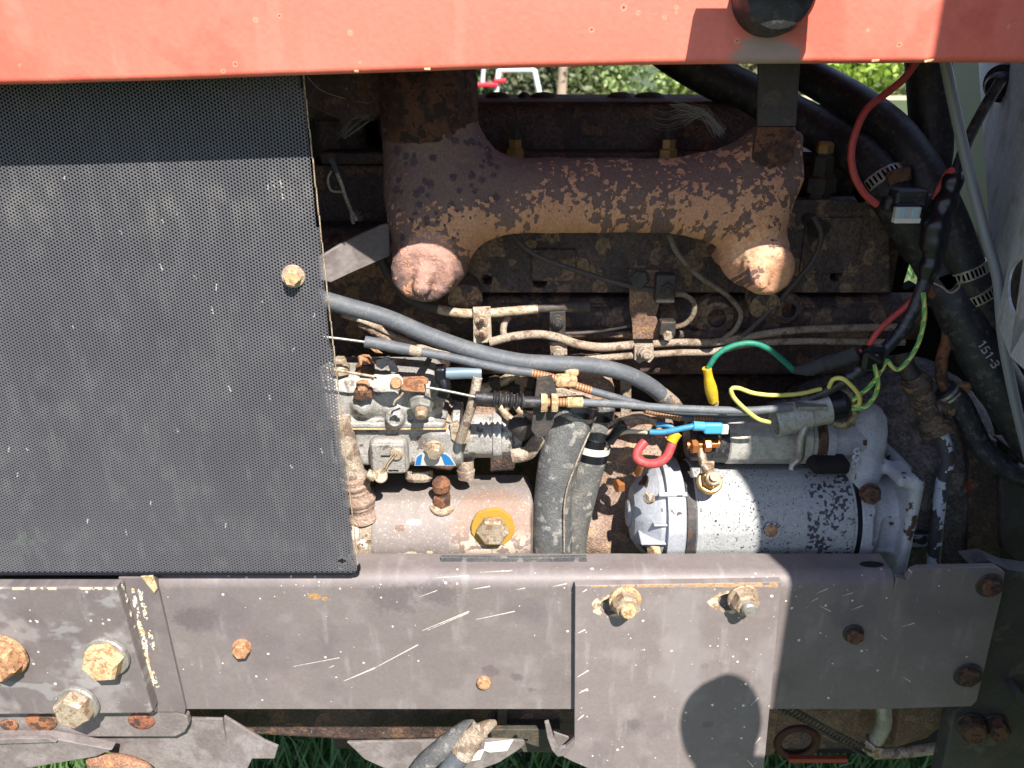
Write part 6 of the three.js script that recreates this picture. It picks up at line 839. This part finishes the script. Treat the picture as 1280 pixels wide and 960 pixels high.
// ---------- ground, hedge and swing beyond ----------
{
  const GY = -0.12;
  const lawnS = tile(512, 1.6, (u, v) => { const a = fbm(u * 6, v * 6, 601, 5, 6), f = fbm(u * 90, v * 90, 603, 3, 90); return [mul(mix([56, 70, 36], [78, 90, 48], a), 0.6 + f * 0.8), f, 0.9]; });
  land('lawn', new THREE.PlaneGeometry(240, 240, 1, 1).rotateX(-Math.PI / 2).translate(0, GY, 0), (() => { const m = mat(lawnS, 0.01); return m; })(), 'mown green lawn under and beyond the tractor').geometry.attributes.uv.array.forEach((q, i, a) => { a[i] = q * 240; });
  const path = new THREE.PlaneGeometry(26, 2.6).rotateX(-Math.PI / 2).translate(12, GY + 0.006, -27); boxUV(path); land('path', boxUV(path), plain(190, 176, 146, { roughness: 0.95 }), 'pale gravel path in front of the hedge');
  const blade = new THREE.BufferGeometry(); blade.setAttribute('position', new THREE.Float32BufferAttribute([-0.0022, 0, 0, 0.0022, 0, 0, -0.0018, 0.035, 0.006, 0.0018, 0.035, 0.006, 0, 0.065, 0.024], 3)); blade.setAttribute('uv', new THREE.Float32BufferAttribute([0, 0, 1, 0, 0, 0.5, 1, 0.5, 0.5, 1], 2)); blade.setIndex([0, 1, 2, 1, 3, 2, 2, 3, 4]); blade.computeVertexNormals();
  const R = rng(91), N = 42000, g = new THREE.InstancedMesh(blade, plain(255, 255, 255, { roughness: 0.65, transmission: 0.25 }), N), m = new THREE.Matrix4(), q = new THREE.Quaternion(), k = new THREE.Color();
  for (let i = 0; i < N; i++) { const far = i > 34000, x = far ? -3 + R() * 8 : -1.05 + R() * 2.3, z = far ? -1.4 - R() * 4.5 : 0.1 - R() * 1.5, s = 0.7 + R() * 0.9; q.setFromEuler(new THREE.Euler((R() - 0.5) * 0.9, R() * 6.28, (R() - 0.5) * 0.9)); m.compose(V(x, GY, z), q, V(s * (far ? 3 : 1.2), s * 1.2, s)); g.setMatrixAt(i, m); const t = R(); k.setRGB(0.05 + t * 0.09, 0.13 + t * 0.14, 0.03 + t * 0.03); g.setColorAt(i, k); }
  g.name = 'grass'; g.userData = { kind: 'stuff', label: 'short green grass blades under the tractor', category: 'grass' }; g.castShadow = g.receiveShadow = true; scene.add(g);
  // hedge bushes at the end of the lawn
  const leaf = new THREE.BufferGeometry(); leaf.setAttribute('position', new THREE.Float32BufferAttribute([0, -0.5, 0, 0.3, 0, 0.08, 0, 0.5, 0, -0.3, 0, 0.08], 3)); leaf.setAttribute('uv', new THREE.Float32BufferAttribute([0, 0, 1, 0.5, 0, 1, 0, 0.5], 2)); leaf.setIndex([0, 1, 2, 0, 2, 3]); leaf.computeVertexNormals();
  const leafM = plain(255, 255, 255, { roughness: 0.6, transmission: 0.3 });
  const bush = (label, x, z, w, h, col, n, group) => {
    const t = thing('garden_bush', label, 'bush', V(x, GY, z), group), L = new THREE.InstancedMesh(leaf, leafM, n); const lobes = Array.from({ length: 7 }, () => [(R() - 0.5) * w * 0.9, h * (0.12 + R() * 0.72), (R() - 0.5) * 1.2, w * (0.2 + R() * 0.2)]);
    for (let i = 0; i < n; i++) { const o = lobes[i % 7], a = R() * 6.28, c = R() * 2 - 1, s = Math.sqrt(1 - c * c), rr = o[3] * (0.75 + R() * 0.35); q.setFromEuler(new THREE.Euler(R() * 6, R() * 6, R() * 6)); const sc = 0.16 + R() * 0.2; m.compose(V(o[0] + Math.cos(a) * s * rr, Math.max(0.05, o[1] + c * rr * 0.9), o[2] + Math.sin(a) * s * rr), q, V(sc, sc, sc)); L.setMatrixAt(i, m); const t2 = R(); k.setRGB(col[0] * (1.2 + t2 * 1.8), col[1] * (1 + t2 * 1.3), col[2] * (1.3 + t2 * 2)); L.setColorAt(i, k); }
    L.name = 'crown'; L.userData.kind = 'stuff'; L.castShadow = L.receiveShadow = true; t.add(L); part(t, 'trunk', sweep([V(x, GY, z), V(x + 0.1, h * 0.5, z), V(x, h * 0.8, z)], (qq) => 0.09 - 0.05 * qq), M.darkRust); return t;
  };
  const bushes = [[-3.2, -29.6, 4, 3.2, [0.05, 0.1, 0.025], 'dark dense bush behind the swing seats'], [0.2, -29.6, 4.6, 3.4, [0.06, 0.09, 0.03], 'shaded brownish bush behind the swing frame'], [3.6, -29, 3.6, 3, [0.11, 0.2, 0.05], 'round mid-green bush right of the grey trunk'], [6.3, -28.8, 2.6, 2.6, [0.16, 0.27, 0.05], 'small bright green bush near the middle of the gap'], [8.6, -29.6, 3.6, 3, [0.13, 0.16, 0.06], 'olive brown bush right of the bright small one'], [11.5, -28.9, 3, 3.2, [0.2, 0.36, 0.05], 'bright yellow-green bush at the end of the gap'], [15, -29.6, 5.6, 3.4, [0.15, 0.22, 0.06], 'wide olive bush beyond the diagonal hoses'], [-9, -30.6, 8, 3.6, [0.06, 0.11, 0.03], 'wide dark bush far along the lawn'], [24, -33, 9, 4, [0.16, 0.3, 0.05], 'broad light green bush seen past the bulkhead']];
  for (const [x, z, w, h, col, l] of bushes) bush(l, x, z, w, h, col, w > 7 ? 5200 : 3800, 'bushes along the end of the lawn');
  single('hedge_trunk', 'bare grey tree trunk standing before the bushes', 'tree trunk', sweep([V(1.6, GY, -27.6), V(1.65, 1.6, -27.6), V(1.5, 4.5, -27.6)], (t) => 0.16 - 0.04 * t), M.dirtyTan);
  // child's swing
  const z = -9.4, s = thing('garden_swing', 'small white-framed garden swing with red seats on the lawn', 'swing', V(0.0, GY, z)), wp = plain(205, 214, 210, { roughness: 0.4 }), X0 = W(596, 100, z).x, X1 = W(640, 100, z).x, X2 = W(668, 100, z).x;
  const y1 = W(650, 88, z).y; part(s, 'top_beam', sweep([V(X1 - 0.16, y1, z), V(X2, y1, z)], 0.028, { straight: true }), wp); for (const [xa, xb, zz] of [[X1 - 0.15, X1 - 0.3, z + 0.3], [X2, X2 + 0.28, z + 0.3], [X1 - 0.15, X1 - 0.3, z - 0.5], [X2, X2 + 0.28, z - 0.5]]) part(s, 'leg', sweep([V(xa, y1, z), V(xb, GY, zz)], 0.03, { straight: true }), wp);
  for (const xx of [587, 603]) part(s, 'hanger_bar', sweep([V(W(xx + 2, 80, z).x, W(600, 80, z).y, z), V(W(xx, 106, z).x, W(600, 106, z).y, z)], 0.024, { straight: true }), wp);
  const sy = W(600, 106, z).y; part(s, 'seat', [slab(W(604, 106, z).x, sy, z, 0.34, 0.05, 0.26, 0.02), slab(W(625, 101, z).x, W(625, 101, z).y, z, 0.14, 0.05, 0.22, 0.02)], plain(214, 40, 52, { roughness: 0.35 }));
}
renderer.render(scene, camera);
